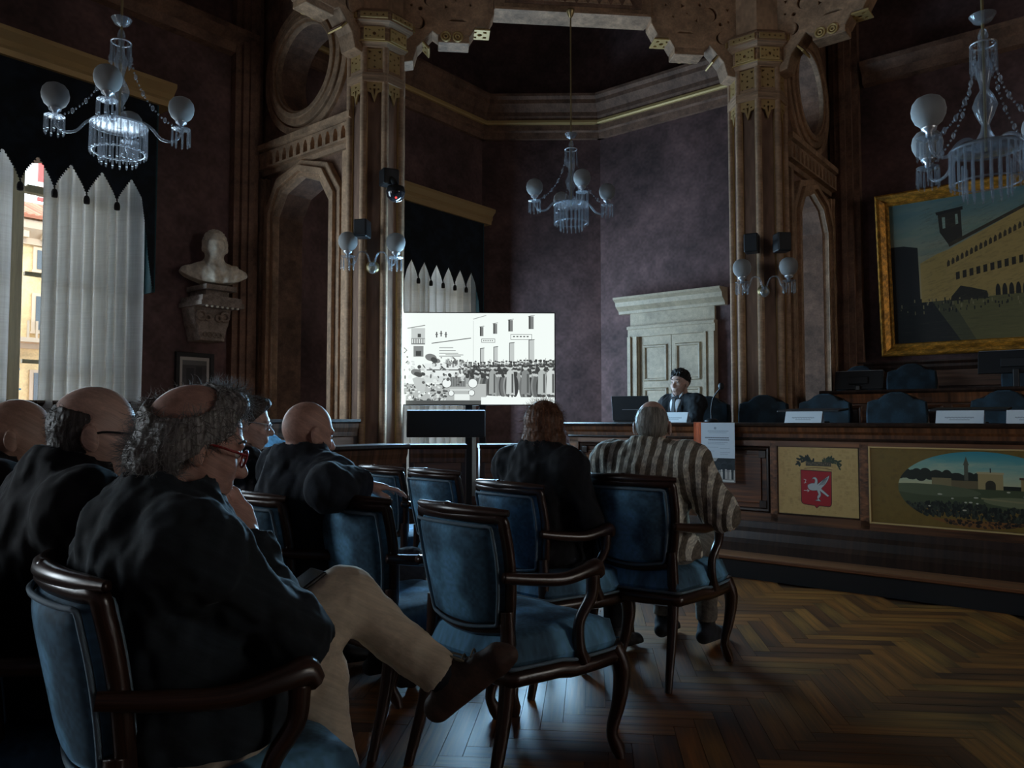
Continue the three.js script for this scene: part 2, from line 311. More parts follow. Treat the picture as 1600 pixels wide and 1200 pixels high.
// arched screens that tie the arcade columns to the outer walls: a doorway below, a round opening above
function archScreen(name, at, turn, mirror) {
  const g = structGroup(name, at, turn), f = (x) => mirror ? 1.75 - x : x, P = (pts) => pts.map(([x, y]) => [f(x), y]);
  const open = P([[0.36, 0], [1.36, 0], [1.36, 3.5], [1.2, 3.74], [0.86, 3.86], [0.52, 3.74], [0.36, 3.5]]), hole = circ(f(0.86), 5.05, 0.47, 36);
  const body = extr(shapeOf(rect(0, 1.75, 0.001, 8), [open.map(([x, y]) => [x, Math.max(y, 0.002)]), hole]), 0.32); body.translate(0, 0, -0.16); part('screen_wall', body, M.stuccoPanel, g);
  const grow = (pts, k) => pts.map(([x, y]) => { const c = f(0.86); return [c + (x - c) * (1 + k / 0.5), y <= 0.01 ? y : y + k * (y > 3.6 ? 1 : 0.6)]; });
  const arch = extr(shapeOf(grow(open, 0.16), [open]), 0.06, 0.012); arch.translate(0, 0, 0.16); part('arch_moulding', arch, M.stucco, g);
  const arch2 = extr(shapeOf(grow(open, 0.1), [grow(open, 0.05)]), 0.03, 0.008); arch2.translate(0, 0, 0.235); part('arch_bead', arch2, M.stucco, g);
  for (const [a, b, z, h] of [[0.62, 0.48, 0.16, 0.05], [0.72, 0.66, 0.16, 0.035], [0.55, 0.51, 0.215, 0.025]]) { const r = extr(shapeOf(circ(f(0.86), 5.05, a, 40), [circ(f(0.86), 5.05, b, 40)]), h, 0.01); r.translate(0, 0, z); part('oculus_ring', r, M.stucco, g); }
  const shelf = mould([[0.16, 4.0], [0.2, 4.0], [0.21, 4.05], [0.21, 4.23], [0.3, 4.26], [0.3, 4.32], [0.16, 4.32]], 1.75); shelf.translate(0.875, 0, 0); part('string_course', shelf, M.stucco, g);
  const niche = (cx) => [[cx - 0.035, 4.07], [cx + 0.035, 4.07], [cx + 0.035, 4.14], [cx + 0.012, 4.2], [cx - 0.012, 4.2], [cx - 0.035, 4.14]];
  const arcade = extr(shapeOf(rect(0.02, 1.73, 4.05, 4.23), Array.from({ length: 13 }, (_, i) => niche(0.12 + i * 0.126))), 0.07); arcade.translate(0, 0, 0.205); part('blind_arcade', arcade, M.stucco, g);
  for (const x of [0.12, 1.63]) part('pilaster_strip', [bx(0.16, 3.95, 0.06, x, 1.98, 0.19), bx(0.08, 3.95, 0.03, x, 1.98, 0.235)], M.stucco, g);
}
archScreen('wall_screen_left', at3(onWall(2.52, 0)), TURN_R, false);
archScreen('wall_screen_right', at3(plan(WR, -0.48, -1.75)), TURN_L, true);
// pilasters where the screens meet the walls
struct('trim_9', [bx(0.34, 8, 0.1, 2.14, 4, 0.05), bx(0.2, 8, 0.05, 2.14, 4, 0.12), bx(0.06, 8, 0.03, 2.14, 4, 0.16)], M.stuccoPanel, at3(WL), TURN_L);
struct('trim_10', [bx(0.34, 8, 0.1, -0.12, 4, 0.05), bx(0.2, 8, 0.05, -0.12, 4, 0.12), bx(0.06, 8, 0.03, -0.12, 4, 0.16)], M.stuccoPanel, at3(WR), TURN_R);

// windows: cream casements with glazing bars and panes
function windowAt(n, p, turn, h, y0, y1) {
  const g = structGroup(`window_${n}`, at3(p), turn), H = y1 - y0, w = 2 * h;
  part('window_frame', [bx(0.07, H, 0.1, -h + 0.035, y0 + H / 2, 0), bx(0.07, H, 0.1, h - 0.035, y0 + H / 2, 0), bx(w, 0.07, 0.1, 0, y0 + 0.035, 0), bx(w, 0.07, 0.1, 0, y1 - 0.035, 0), bx(w, 0.05, 0.09, 0, y0 + H * 0.73, 0)], M.cream, g);
  part('meeting_stile', rbx(0.15, H - 0.1, 0.09, -0.06, y0 + H / 2, 0.03, 0.012), M.cream, g);
  for (const sx of [-1, 1]) for (let k = 0; k < 4; k++) {
    const ya = y0 + 0.07 + k * (H - 0.14) / 4, hh = (H - 0.14) / 4;
    if (k) part('glazing_bar', bx(h - 0.1, 0.035, 0.05, sx * h / 2, ya, 0), M.cream, g);
    part('pane', bx(h - 0.1, hh - 0.03, 0.004, sx * h / 2, ya + hh / 2, 0), M.pane, g);
  }
  part('window_sill', rbx(w + 0.1, 0.05, 0.3, 0, y0 - 0.02, 0.12), M.marble, g);
}
WIN.forEach(([s, h, y0, y1], i) => windowAt(i + 1, onWall(s, -0.22), TURN_L, h, y0, y1));
windowAt(5, plan(C, 0.22, -5), Math.atan2(D[1] - C[1], D[0] - C[0]), 0.95, 0.9, 4.3);

// door in the bay
{
  const g = structGroup('door_1', at3(plan(WR, -2.52, 0)), TURN_R);
  const w = 1.36, h = 2.45;
  part('door_casing', [bx(0.17, h, 0.09, -w / 2 + 0.085, h / 2, 0.045), bx(0.17, h, 0.09, w / 2 - 0.085, h / 2, 0.045), bx(w, 0.16, 0.09, 0, h + 0.08, 0.045), bx(0.05, h, 0.03, -w / 2 + 0.03, h / 2, 0.105), bx(0.05, h, 0.03, w / 2 - 0.03, h / 2, 0.105), bx(0.03, h, 0.02, -w / 2 + 0.14, h / 2, 0.1), bx(0.03, h, 0.02, w / 2 - 0.14, h / 2, 0.1), bx(w, 0.04, 0.03, 0, h + 0.13, 0.105)], M.doorPaint, g);
  part('door_frieze', bx(w - 0.04, 0.22, 0.05, 0, h + 0.27, 0.025), M.doorPaint, g);
  const c = mould([[0, 2.8], [0.09, 2.8], [0.1, 2.84], [0.18, 2.9], [0.2, 2.96], [0.26, 3.0], [0.26, 3.03], [0, 3.04]], w + 0.3); part('door_cornice', c, M.doorPaint, g);
  for (const sx of [-1, 1]) {
    const leaf = part('door_leaf', bx(0.5, h, 0.04, sx * 0.255, h / 2, 0.02), M.doorPaint, g);
    for (const [y, ph] of [[2.06, 0.52], [1.25, 0.9], [0.42, 0.56]]) {
      const f = frameGeo(0.3, ph - 0.08, [[0, 0.04], [0.008, 0.062], [0.03, 0.066], [0.045, 0.04]]); f.translate(sx * 0.255, y, 0); part('panel_moulding', f, M.doorPaint, leaf);
    }
  }
  part('door_handle', sweep([[0.03, 1.08, 0.05], [0.03, 1.08, 0.1], [0.14, 1.08, 0.1]], [0.012, 0.012, 0.01]), M.brass, g);
}

// ---------------------------------------------------------------- arcade columns, brackets and beams
const CL = [-1.38, 7.68], CR = [2.63, 8.09];
const oct = (ap, h, y, ap2 = ap) => { const g = new THREE.CylinderGeometry(ap2 / Math.cos(Math.PI / 8), ap / Math.cos(Math.PI / 8), h, 8).toNonIndexed(); g.rotateY(Math.PI / 8); g.translate(0, y, 0); g.computeVertexNormals(); return g; };
const fret = (w, h, holes) => extr(shapeOf(rect(-w / 2, w / 2, -h / 2, h / 2), holes), 0.014, 0.003);
const tri = (x, y, s, r) => [0, 1, 2].map((k) => [x + s * Math.cos(r + k * 2.094), y + s * Math.sin(r + k * 2.094)]);
const fretBand = fret(0.2, 0.12, [circ(0, -0.005, 0.02, 10), tri(-0.045, 0.03, 0.016, 0.5), tri(0.045, 0.03, 0.016, 2.6), circ(-0.08, -0.035, 0.012, 8), circ(0.08, -0.035, 0.012, 8), circ(-0.08, 0.035, 0.012, 8), circ(0.08, 0.035, 0.012, 8), tri(-0.04, -0.03, 0.014, 1.6), tri(0.04, -0.03, 0.014, 1.6)]);
const fretPanel = fret(0.15, 0.24, [tri(-0.05, 0.09, 0.022, 2.3), tri(0.05, 0.09, 0.022, 0.8), tri(-0.05, -0.09, 0.022, -2.3), tri(0.05, -0.09, 0.022, -0.8), tri(-0.055, 0.02, 0.018, 0), tri(0.055, 0.02, 0.018, 3.14), circ(0, 0.05, 0.011, 8), circ(0, -0.06, 0.014, 8), tri(0, -0.1, 0.014, 1.57), circ(0, 0, 0.012, 8)]);
const fretDrop = extr(shapeOf([[-0.075, 0.09], [0.075, 0.09], [0.075, 0], [0.03, -0.02], [0, -0.11], [-0.03, -0.02], [-0.075, 0]], [circ(0, 0.055, 0.014, 8), circ(-0.04, 0.015, 0.012, 8), circ(0.04, 0.015, 0.012, 8), [[-0.012, 0.02], [0.012, 0.02], [0, -0.06]]]), 0.014, 0.003);
const fretHigh = fret(0.26, 0.05, [-0.09, -0.03, 0.03, 0.09].map((x) => circ(x, 0, 0.012, 8)));
function column(p, label) {
  const g = thing('arcade_column', label, 'column', at3(p), TURN_R + Math.PI / 4 * 0, 'columns of the arcade');
  part('shaft', [oct(0.235, 7.9, 3.95)], M.stuccoPanel, g);
  for (let k = 0; k < 8; k++) {                                           // angle strips at the eight corners, drawn as broad beads either side of each recessed face
    const a = (k + 0.5) * Math.PI / 4, r = 0.262 / Math.cos(Math.PI / 8) - 0.012;
    const s = sweep([[Math.sin(a) * r, 0.3, Math.cos(a) * r], [Math.sin(a) * r, 2.4, Math.cos(a) * r], [Math.sin(a) * r, 4.95, Math.cos(a) * r]], [0.036], { seg: 6, steps: 2 });
    part('corner_rib', s, M.stucco, g);
    const f = k * Math.PI / 4, q = [bx(0.02, 4.2, 0.02, -0.075, 2.45, 0.24), bx(0.02, 4.2, 0.02, 0.075, 2.45, 0.24)];
    for (const b of q) b.rotateY(f);
    part('face_bead', q, M.goldDim, g);
    for (const [geo, y, z, m, n] of [[fretPanel, 4.78, 0.25, M.goldDim, 'fret_panel'], [fretBand, 5.03, 0.315, M.gold, 'fret_band'], [fretDrop, 4.48, 0.25, M.goldDim, 'fret_drop'], [fretHigh, 5.185, 0.372, M.goldDim, 'fret_frieze']]) {
      const o = part(n, geo, m, g); o.position.set(Math.sin(f) * z, y, Math.cos(f) * z); o.rotation.y = f;
      if (n === 'fret_band') o.userData.label = 'gilded pierced band';
    }
  }
  part('base', [oct(0.36, 0.5, 0.25), oct(0.33, 0.08, 0.54, 0.28)], M.stucco, g);
  part('collar', [oct(0.285, 0.09, 4.61), oct(0.27, 0.03, 4.68)], M.stucco, g);
  part('capital', [oct(0.28, 0.05, 4.935, 0.315), oct(0.308, 0.14, 5.03), oct(0.315, 0.05, 5.115, 0.37), oct(0.367, 0.09, 5.185), oct(0.37, 0.06, 5.26, 0.3)], M.stucco, g);
  part('upper_pier', [oct(0.27, 2.6, 6.55)], M.stucco, g);
  part('gilt_edge', [oct(0.32, 0.012, 4.957), oct(0.32, 0.012, 5.1)], M.gold, g);
  return g;
}
column(CL, 'octagonal painted column with gilt fretwork, bearing one speaker and a security camera');
column(CR, 'octagonal painted column with gilt fretwork beside the cream door, bearing two black speakers');
const cArc = (cx, cy, r, a0, a1, w, n = 9) => [...Array.from({ length: n }, (_, i) => { const a = a0 + (a1 - a0) * i / (n - 1); return [cx + r * Math.cos(a), cy + r * Math.sin(a)]; }), ...Array.from({ length: n }, (_, i) => { const a = a1 + (a0 - a1) * i / (n - 1); return [cx + (r - w * Math.sin(Math.PI * (n - 1 - i) / (n - 1)) - 0.006) * Math.cos(a), cy + (r - w * Math.sin(Math.PI * (n - 1 - i) / (n - 1)) - 0.006) * Math.sin(a)]; })];
const bracketShape = shapeOf([[0.265, 4.86], [0.36, 4.88], [0.4, 5.02], [0.56, 5.2], [0.62, 5.16], [0.94, 5.16], [1.0, 5.26], [1.1, 5.26], [1.18, 5.4], [1.18, 6.19], [0.265, 6.19]],
  [cArc(0.42, 5.27, 0.075, -2.2, 1.6, 0.035), cArc(0.55, 5.52, 0.085, 0.6, 4.6, 0.04), circ(0.35, 5.45, 0.022, 8), circ(0.44, 5.42, 0.03, 8), tri(0.36, 5.58, 0.035, 0.4), tri(0.7, 5.45, 0.035, 0), circ(0.66, 5.62, 0.026, 8), tri(0.85, 5.6, 0.035, 3.1), [[0.72, 5.3], [0.92, 5.3], [0.88, 5.33], [0.76, 5.33]], circ(0.95, 5.48, 0.02, 8), tri(1.03, 5.6, 0.03, 1.2), circ(0.8, 5.52, 0.016, 8)]);
const bracketGeo = extr(bracketShape, 0.2, 0.01); bracketGeo.translate(0, 0, -0.1);
const rosette = merge([(() => { const g = extr(shapeOf(rect(-0.1, 0.1, -0.1, 0.1), [[[-0.07, 0.03], [-0.07, 0.07], [-0.03, 0.07], [-0.035, 0.035]], [[0.07, 0.03], [0.035, 0.035], [0.03, 0.07], [0.07, 0.07]], [[-0.07, -0.03], [-0.035, -0.035], [-0.03, -0.07], [-0.07, -0.07]], [[0.07, -0.03], [0.07, -0.07], [0.03, -0.07], [0.035, -0.035]], circ(0, 0, 0.028, 10)]), 0.012, 0.003); return g; })()]);
function bracket(name, p, q, label) {                                      // from column p towards q
  const t = Math.atan2(q[1] - p[1], q[0] - p[0]), g = thing(name, label, 'bracket', at3(p), t, 'arcade brackets');
  part('bracket_body', bracketGeo, M.stucco, g);
  const core = extr(shapeOf([[0.27, 4.95], [0.35, 4.95], [0.6, 5.28], [1.1, 5.35], [1.1, 5.74], [0.27, 5.74]]), 0.08); core.translate(0, 0, -0.04); part('bracket_core', core, M.stuccoPanel, g);
  for (const [x, y, r] of [[0.475, 5.1, -0.84], [1.05, 5.255, 0], [0.78, 5.15, 0]]) {
    const o = part('rosette', rosette, M.gold, g); o.position.set(x + Math.sin(r) * 0.012, y - Math.cos(r) * 0.014, 0); o.rotation.set(Math.PI / 2, r, 0); o.userData.label = 'gilded rosette plate';
    const b = part('rosette_backing', bx(0.18, 0.18, 0.006), M.stuccoPanel, g); b.position.set(x, y - 0.004, 0); b.rotation.set(Math.PI / 2, r, 0);
  }
  const scr = part('scroll_plate', [new THREE.TorusGeometry(0.045, 0.012, 6, 18).translate(0.7, 5.14, 0.115), new THREE.TorusGeometry(0.045, 0.012, 6, 18).translate(0.82, 5.14, 0.115), new THREE.TorusGeometry(0.02, 0.01, 6, 12).translate(0.7, 5.14, 0.115), new THREE.TorusGeometry(0.02, 0.01, 6, 12).translate(0.82, 5.14, 0.115)], M.gold, g);
  part('scroll_block', rbx(0.32, 0.14, 0.21, 0.78, 5.15, 0, 0.01), M.stucco, g);
}
const CL2 = plan(CL, 0, -3.9), CR2 = plan(CR, 3.9, 0);
bracket('arch_bracket', CL, CR, 'pierced gilt bracket springing from the speaker-and-camera column over the screen');
bracket('arch_bracket', CR, CL, 'pierced gilt bracket springing from the two-speaker column over the cream door');
bracket('arch_bracket', CL, CL2, 'pierced gilt bracket springing from the speaker-and-camera column over the left aisle');
bracket('arch_bracket', CR, CR2, 'pierced gilt bracket springing from the two-speaker column above the dais');
function beam(name, p, q, label) {
  const len = Math.hypot(q[0] - p[0], q[1] - p[1]), t = Math.atan2(q[1] - p[1], q[0] - p[0]), g = thing(name, label, 'beam', at3(p), t, 'arcade beams');
  part('beam_body', bx(len - 2.38, 0.75, 0.24, len / 2, 5.82, 0), M.stucco, g);
  part('beam_panel', bx(len - 2.6, 0.2, 0.03, len / 2, 5.62, 0.13), M.stuccoPanel, g);
  part('beam_edge', [bx(len - 2.4, 0.025, 0.28, len / 2, 5.455, 0), bx(len - 2.4, 0.03, 0.05, len / 2, 5.74, 0.13)], M.stucco, g);
  for (let i = 0; i < Math.floor((len - 2.7) / 0.12); i++) { const d = extr(shapeOf([[-0.05, -0.05], [0.05, -0.05], [0, 0.05]]), 0.012); d.translate(1.38 + i * 0.12, 5.6, 0.143); part('chevron', d, M.stucco, g); }
}
beam('arcade_beam', CL, CR, 'carved beam spanning between the two columns above the screen');
beam('arcade_beam', CL, CL2, 'carved beam running from the camera column over the left aisle');
beam('arcade_beam', CR, CR2, 'carved beam running from the two-speaker column above the dais');
// ---------------------------------------------------------------- soft shapes: smooth unions of tapered capsules and ellipsoids, meshed by surface nets
const smin = (a, b, k) => { const h = Math.max(k - Math.abs(a - b), 0) / k; return Math.min(a, b) - h * h * k * 0.25; };
function cone(a, b, ra, rb) {
  const [ax, ay, az] = a, dx = b[0] - ax, dy = b[1] - ay, dz = b[2] - az, l2 = dx * dx + dy * dy + dz * dz || 1e-9;
  const m = Math.max(ra, rb), box = [0, 1, 2].map((i) => [Math.min(a[i], b[i]) - m, Math.max(a[i], b[i]) + m]);
  return { box, f: (x, y, z) => { const px = x - ax, py = y - ay, pz = z - az, t = Math.min(1, Math.max(0, (px * dx + py * dy + pz * dz) / l2)), qx = px - dx * t, qy = py - dy * t, qz = pz - dz * t; return Math.sqrt(qx * qx + qy * qy + qz * qz) - (ra + (rb - ra) * t); } };
}
function ell(c, r, q = null) {                                           // q: quaternion that turns the ellipsoid
  const m = Math.max(...r), qi = q ? q.clone().invert() : null, v = new THREE.Vector3();
  return { box: c.map((x) => [x - m, x + m]), f: (x, y, z) => { let px = x - c[0], py = y - c[1], pz = z - c[2]; if (qi) { v.set(px, py, pz).applyQuaternion(qi); px = v.x; py = v.y; pz = v.z; } const a = px / r[0], b = py / r[1], d = pz / r[2], k0 = Math.sqrt(a * a + b * b + d * d), e = px / (r[0] * r[0]), g = py / (r[1] * r[1]), h = pz / (r[2] * r[2]), k1 = Math.sqrt(e * e + g * g + h * h); return k1 < 1e-9 ? -Math.min(...r) : k0 * (k0 - 1) / k1; } };
}
const field = (prims, k, grow = 0) => (x, y, z) => { let d = 1e3; for (const p of prims) d = smin(d, p.f(x, y, z), k); return d - grow; };
const boxOf = (prims, pad = 0.03) => [0, 1, 2].map((i) => [Math.min(...prims.map((p) => p.box[i][0])) - pad, Math.max(...prims.map((p) => p.box[i][1])) + pad]);
function nets(f, box, cell, uvOf) {
  const n = box.map(([a, b]) => Math.max(3, Math.ceil((b - a) / cell) + 1)), [nx, ny, nz] = n, o = box.map((b) => b[0]);
  const val = new Float32Array(nx * ny * nz), at = (i, j, k) => (k * ny + j) * nx + i;
  for (let k = 0; k < nz; k++) for (let j = 0; j < ny; j++) for (let i = 0; i < nx; i++) val[at(i, j, k)] = f(o[0] + i * cell, o[1] + j * cell, o[2] + k * cell);
  const vid = new Int32Array(nx * ny * nz).fill(-1), pos = [], idx = [];
  for (let k = 0; k < nz - 1; k++) for (let j = 0; j < ny - 1; j++) for (let i = 0; i < nx - 1; i++) {
    let inside = 0; const c = [];
    for (let m = 0; m < 8; m++) { const q = val[at(i + (m & 1), j + (m >> 1 & 1), k + (m >> 2))]; c.push(q); if (q < 0) inside++; }
    if (!inside || inside === 8) continue;
    let sx = 0, sy = 0, sz = 0, cnt = 0;
    for (let a = 0; a < 8; a++) for (const bit of [1, 2, 4]) { const b = a ^ bit; if (b < a || (c[a] < 0) === (c[b] < 0)) continue; const t = c[a] / (c[a] - c[b]); sx += (a & 1) + ((b & 1) - (a & 1)) * t; sy += (a >> 1 & 1) + ((b >> 1 & 1) - (a >> 1 & 1)) * t; sz += (a >> 2) + ((b >> 2) - (a >> 2)) * t; cnt++; }
    vid[at(i, j, k)] = pos.length / 3; pos.push(o[0] + (i + sx / cnt) * cell, o[1] + (j + sy / cnt) * cell, o[2] + (k + sz / cnt) * cell);
  }
  const quad = (a, b, c, d, flip) => { if (a < 0 || b < 0 || c < 0 || d < 0) return; flip ? idx.push(a, c, b, a, d, c) : idx.push(a, b, c, a, c, d); };
  for (let k = 1; k < nz - 1; k++) for (let j = 1; j < ny - 1; j++) for (let i = 1; i < nx - 1; i++) {
    const v = val[at(i, j, k)] < 0;
    if (v !== val[at(i + 1, j, k)] < 0) quad(vid[at(i, j - 1, k - 1)], vid[at(i, j, k - 1)], vid[at(i, j, k)], vid[at(i, j - 1, k)], !v);
    if (v !== val[at(i, j + 1, k)] < 0) quad(vid[at(i - 1, j, k - 1)], vid[at(i, j, k - 1)], vid[at(i, j, k)], vid[at(i - 1, j, k)], v);
    if (v !== val[at(i, j, k + 1)] < 0) quad(vid[at(i - 1, j - 1, k)], vid[at(i, j - 1, k)], vid[at(i, j, k)], vid[at(i - 1, j, k)], !v);
  }
  const nor = [], uvs = [], e = cell * 0.4;
  for (let i = 0; i < pos.length; i += 3) {
    const x = pos[i], y = pos[i + 1], z = pos[i + 2], g = V3(f(x + e, y, z) - f(x - e, y, z), f(x, y + e, z) - f(x, y - e, z), f(x, y, z + e) - f(x, y, z - e)).normalize();
    nor.push(g.x, g.y, g.z); const w = uvOf ? uvOf(x, y, z, g) : [x, y + z * 0.6]; uvs.push(w[0], w[1]);
  }
  const g = new THREE.BufferGeometry();
  g.setAttribute('position', new THREE.Float32BufferAttribute(pos, 3)); g.setAttribute('normal', new THREE.Float32BufferAttribute(nor, 3)); g.setAttribute('uv', new THREE.Float32BufferAttribute(uvs, 2)); g.setIndex(idx);
  return g;
}
// a head: face towards +z, centred between the ears, in metres; T maps head space to the figure's space
function headPrims(T, s = 1, { ears = true, neck = true } = {}) {
  const P = (x, y, z) => T(V3(x * s, y * s, z * s)).toArray(), q = T.q;
  const e = (c, r) => ell(P(...c), r.map((x) => x * s), q), k = (a, b, ra, rb) => cone(P(...a), P(...b), ra * s, rb * s);
  const list = [e([0, 0.022, -0.014], [0.076, 0.098, 0.098]), e([0, -0.045, 0.03], [0.06, 0.08, 0.064]), e([0, -0.1, 0.058], [0.026, 0.022, 0.024]), k([0, 0.0, 0.088], [0, -0.034, 0.108], 0.008, 0.0145),
    e([0, 0.022, 0.076], [0.05, 0.014, 0.016]), e([0.036, -0.028, 0.064], [0.024, 0.024, 0.02]), e([-0.036, -0.028, 0.064], [0.024, 0.024, 0.02]), e([0, -0.066, 0.086], [0.024, 0.009, 0.01]), e([0, -0.078, 0.084], [0.02, 0.008, 0.01])];
  if (ears) for (const sx of [-1, 1]) list.push(e([sx * 0.086, -0.006, -0.014], [0.007, 0.03, 0.018]), e([sx * 0.083, -0.03, -0.004], [0.007, 0.014, 0.01]));
  if (neck) list.push(k([0, -0.06, -0.022], [0, -0.19, -0.05], 0.054, 0.062));
  return list;
}
function headFrame(center, yaw, pitch, roll = 0) {
  const q = new THREE.Quaternion().setFromEuler(new THREE.Euler(pitch, yaw, roll, 'YXZ')), T = (v) => v.applyQuaternion(q).add(V3(...center)); T.q = q; return T;
}
// a hand: palm, four fingers of unequal length and a thumb, rooted at the wrist, pointing along dir with the back of the hand towards up
function handPrims(wrist, dir, up, { curl = 0.5, side = 1, s = 1, spread = 0.06, thumbIn = 0.3 } = {}) {
  const D = V3(...dir).normalize(), Uv = V3(...up).addScaledVector(D, -V3(...up).dot(D)).normalize(), R = D.clone().cross(Uv).multiplyScalar(side), w = V3(...wrist), out = [];
  const pt = (d, r, u) => w.clone().addScaledVector(D, d * s).addScaledVector(R, r * s).addScaledVector(Uv, u * s);
  const q = new THREE.Quaternion().setFromRotationMatrix(new THREE.Matrix4().makeBasis(R.clone().multiplyScalar(side), Uv, D.clone().negate()));
  out.push(ell(pt(0.05, 0, 0).toArray(), [0.041 * s, 0.017 * s, 0.052 * s], q), cone(pt(-0.02, 0, 0).toArray(), pt(0.02, 0, 0).toArray(), 0.026 * s, 0.027 * s), cone(pt(0.03, 0.024, -0.006).toArray(), pt(0.08, 0.03, 0).toArray(), 0.015 * s, 0.012 * s), cone(pt(0.03, -0.022, -0.004).toArray(), pt(0.08, -0.03, 0).toArray(), 0.014 * s, 0.011 * s));
  [[0.031, 0.088, [0.042, 0.025, 0.02], 0.0088], [0.0105, 0.093, [0.046, 0.029, 0.022], 0.0092], [-0.0105, 0.089, [0.042, 0.027, 0.021], 0.0088], [-0.03, 0.08, [0.033, 0.02, 0.018], 0.0078]].forEach(([r, d, segs, rad], i) => {
    let p = pt(d - 0.012, r, 0), ang = curl * 0.5; const fan = r * spread * 12;
    segs.forEach((len, k) => { const dirk = D.clone().multiplyScalar(Math.cos(ang)).addScaledVector(Uv, -Math.sin(ang)).addScaledVector(R, fan * 0.3).normalize(), nx = p.clone().addScaledVector(dirk, (len + (k ? 0 : 0.012)) * s); out.push(cone(p.toArray(), nx.toArray(), rad * s * (1 - k * 0.08), rad * s * (1 - (k + 1) * 0.09))); p = nx; ang += curl * (0.75 + i * 0.05); });
  });
  const t0 = pt(0.015, 0.026, -0.008), t1 = pt(0.05, 0.052 - thumbIn * 0.02, -0.022 - thumbIn * 0.012), t2 = pt(0.078, 0.056 - thumbIn * 0.035, -0.03 - thumbIn * 0.018), t3 = pt(0.098, 0.052 - thumbIn * 0.045, -0.034 - thumbIn * 0.02);
  out.push(cone(t0.toArray(), t1.toArray(), 0.016 * s, 0.012 * s), cone(t1.toArray(), t2.toArray(), 0.0115 * s, 0.0105 * s), cone(t2.toArray(), t3.toArray(), 0.0105 * s, 0.0085 * s));
  return out;
}
// ---------------------------------------------------------------- street front beyond the window
{
  const g = thing('street_building', 'sunlit ochre house across the street with tiled roof, seen through the window gap', 'building', at3(onWall(0, -20)), TURN_L);
  const plaster = std({ map: tone([226, 200, 150], 0.14, 201, { repeat: [0.3, 0.3] }), roughness: 0.9 }), trimS = std({ color: L(0.62, 0.5, 0.36), roughness: 0.9 }), tileM = [0, 1, 2].map((i) => std({ color: L(0.42 + i * 0.05, 0.17 + i * 0.03, 0.1 + i * 0.02), roughness: 0.9 }));
  part('facade', bx(26, 15.6, 0.4, 6, 0, -0.2), plaster, g);
  part('eaves_cornice', mould([[0, 6.9], [0.12, 6.9], [0.15, 7.1], [0.5, 7.35], [0.55, 7.6], [0, 7.7]], 26).translate(6, 0, 0), trimS, g);
  for (let i = 0; i < 14; i++) part('corbel', bx(0.16, 0.22, 0.4, 2.6 + i * 0.55, 7.18, 0.2), trimS, g);
  const slope = part('roof', new THREE.BoxGeometry(26, 0.1, 3.4).translate(6, 0, -1.6), tileM[0], g); slope.position.set(0, 7.72, 0.6); slope.rotation.x = 0.36;
  const tg = new THREE.CylinderGeometry(0.09, 0.1, 0.42, 6, 1, false, 0, Math.PI).rotateZ(Math.PI / 2).rotateY(Math.PI / 2);
  for (let i = 0; i < 15; i++) for (let j = 0; j < 7; j++) { const t = part('roof_tile', tg, tileM[(i * 7 + j * 3) % 3], g); t.position.set(5 + i * 0.22, 7.77 + j * 0.14, 0.45 - j * 0.37); t.rotation.x = 0.36; }
  for (const x of [1.4, 4.2, 7.25, 10.1]) for (const [y, h] of [[6.45, 0.62], [4.7, 1.1], [2.0, 1.5]]) {
    const w = part('window', [bx(0.95, h + 0.2, 0.08, x, y, 0.02)], trimS, g);
    part('pane', bx(0.72, h, 0.04, x, y, 0.06), std({ color: L(0.1, 0.13, 0.15), roughness: 0.2 }), w);
    part('sill', bx(1.1, 0.07, 0.2, x, y - h / 2 - 0.1, 0.1), trimS, w);
  }
  part('string_course', bx(26, 0.16, 0.14, 6, 3.6, 0.07), trimS, g);
  const bal = part('balcony', [bx(2.2, 0.14, 0.8, 7.2, 3.75, 0.4)], trimS, g);
  for (let i = 0; i < 9; i++) part('baluster', bx(0.06, 0.55, 0.06, 6.2 + i * 0.25, 4.08, 0.75), trimS, bal);
  part('canopy', bx(8, 0.1, 1.8, 7, 1.2, 1), tileM[1], g).rotation.x = 0;
  const c = thing('crane_mast', 'slanting blue steel mast outside the window', 'crane', at3(onWall(4.55, -14)), TURN_L);
  part('mast', [bx(0.16, 14, 0.16, 0, 0, 0)], std({ color: L(0.04, 0.3, 0.62), roughness: 0.5 }), c).rotation.z = 0.075;
  part('rung', Array.from({ length: 12 }, (_, i) => bx(0.3, 0.04, 0.04, -0.075 * (i * 0.5 - 1.5), i * 0.5 - 1.5, 0.08)), std({ color: L(0.05, 0.26, 0.5), roughness: 0.5 }), c);
  const r = thing('red_crane_sign', 'red and white striped boom end against the sky above the rooftops', 'crane', at3(onWall(6.75, -19.4)), TURN_L);
  part('boom', bx(0.16, 1.9, 0.12, 0, 9.2, 0), std({ color: L(0.7, 0.1, 0.09), roughness: 0.6 }), r);
  part('stripe', bx(0.17, 0.5, 0.13, 0, 8.6, 0), std({ color: L(0.8, 0.6, 0.55), roughness: 0.6 }), r);
  struct('ground', bx(60, 0.2, 60, -20, -7.9, -22), std({ color: L(0.3, 0.28, 0.25), roughness: 0.9 }));
}

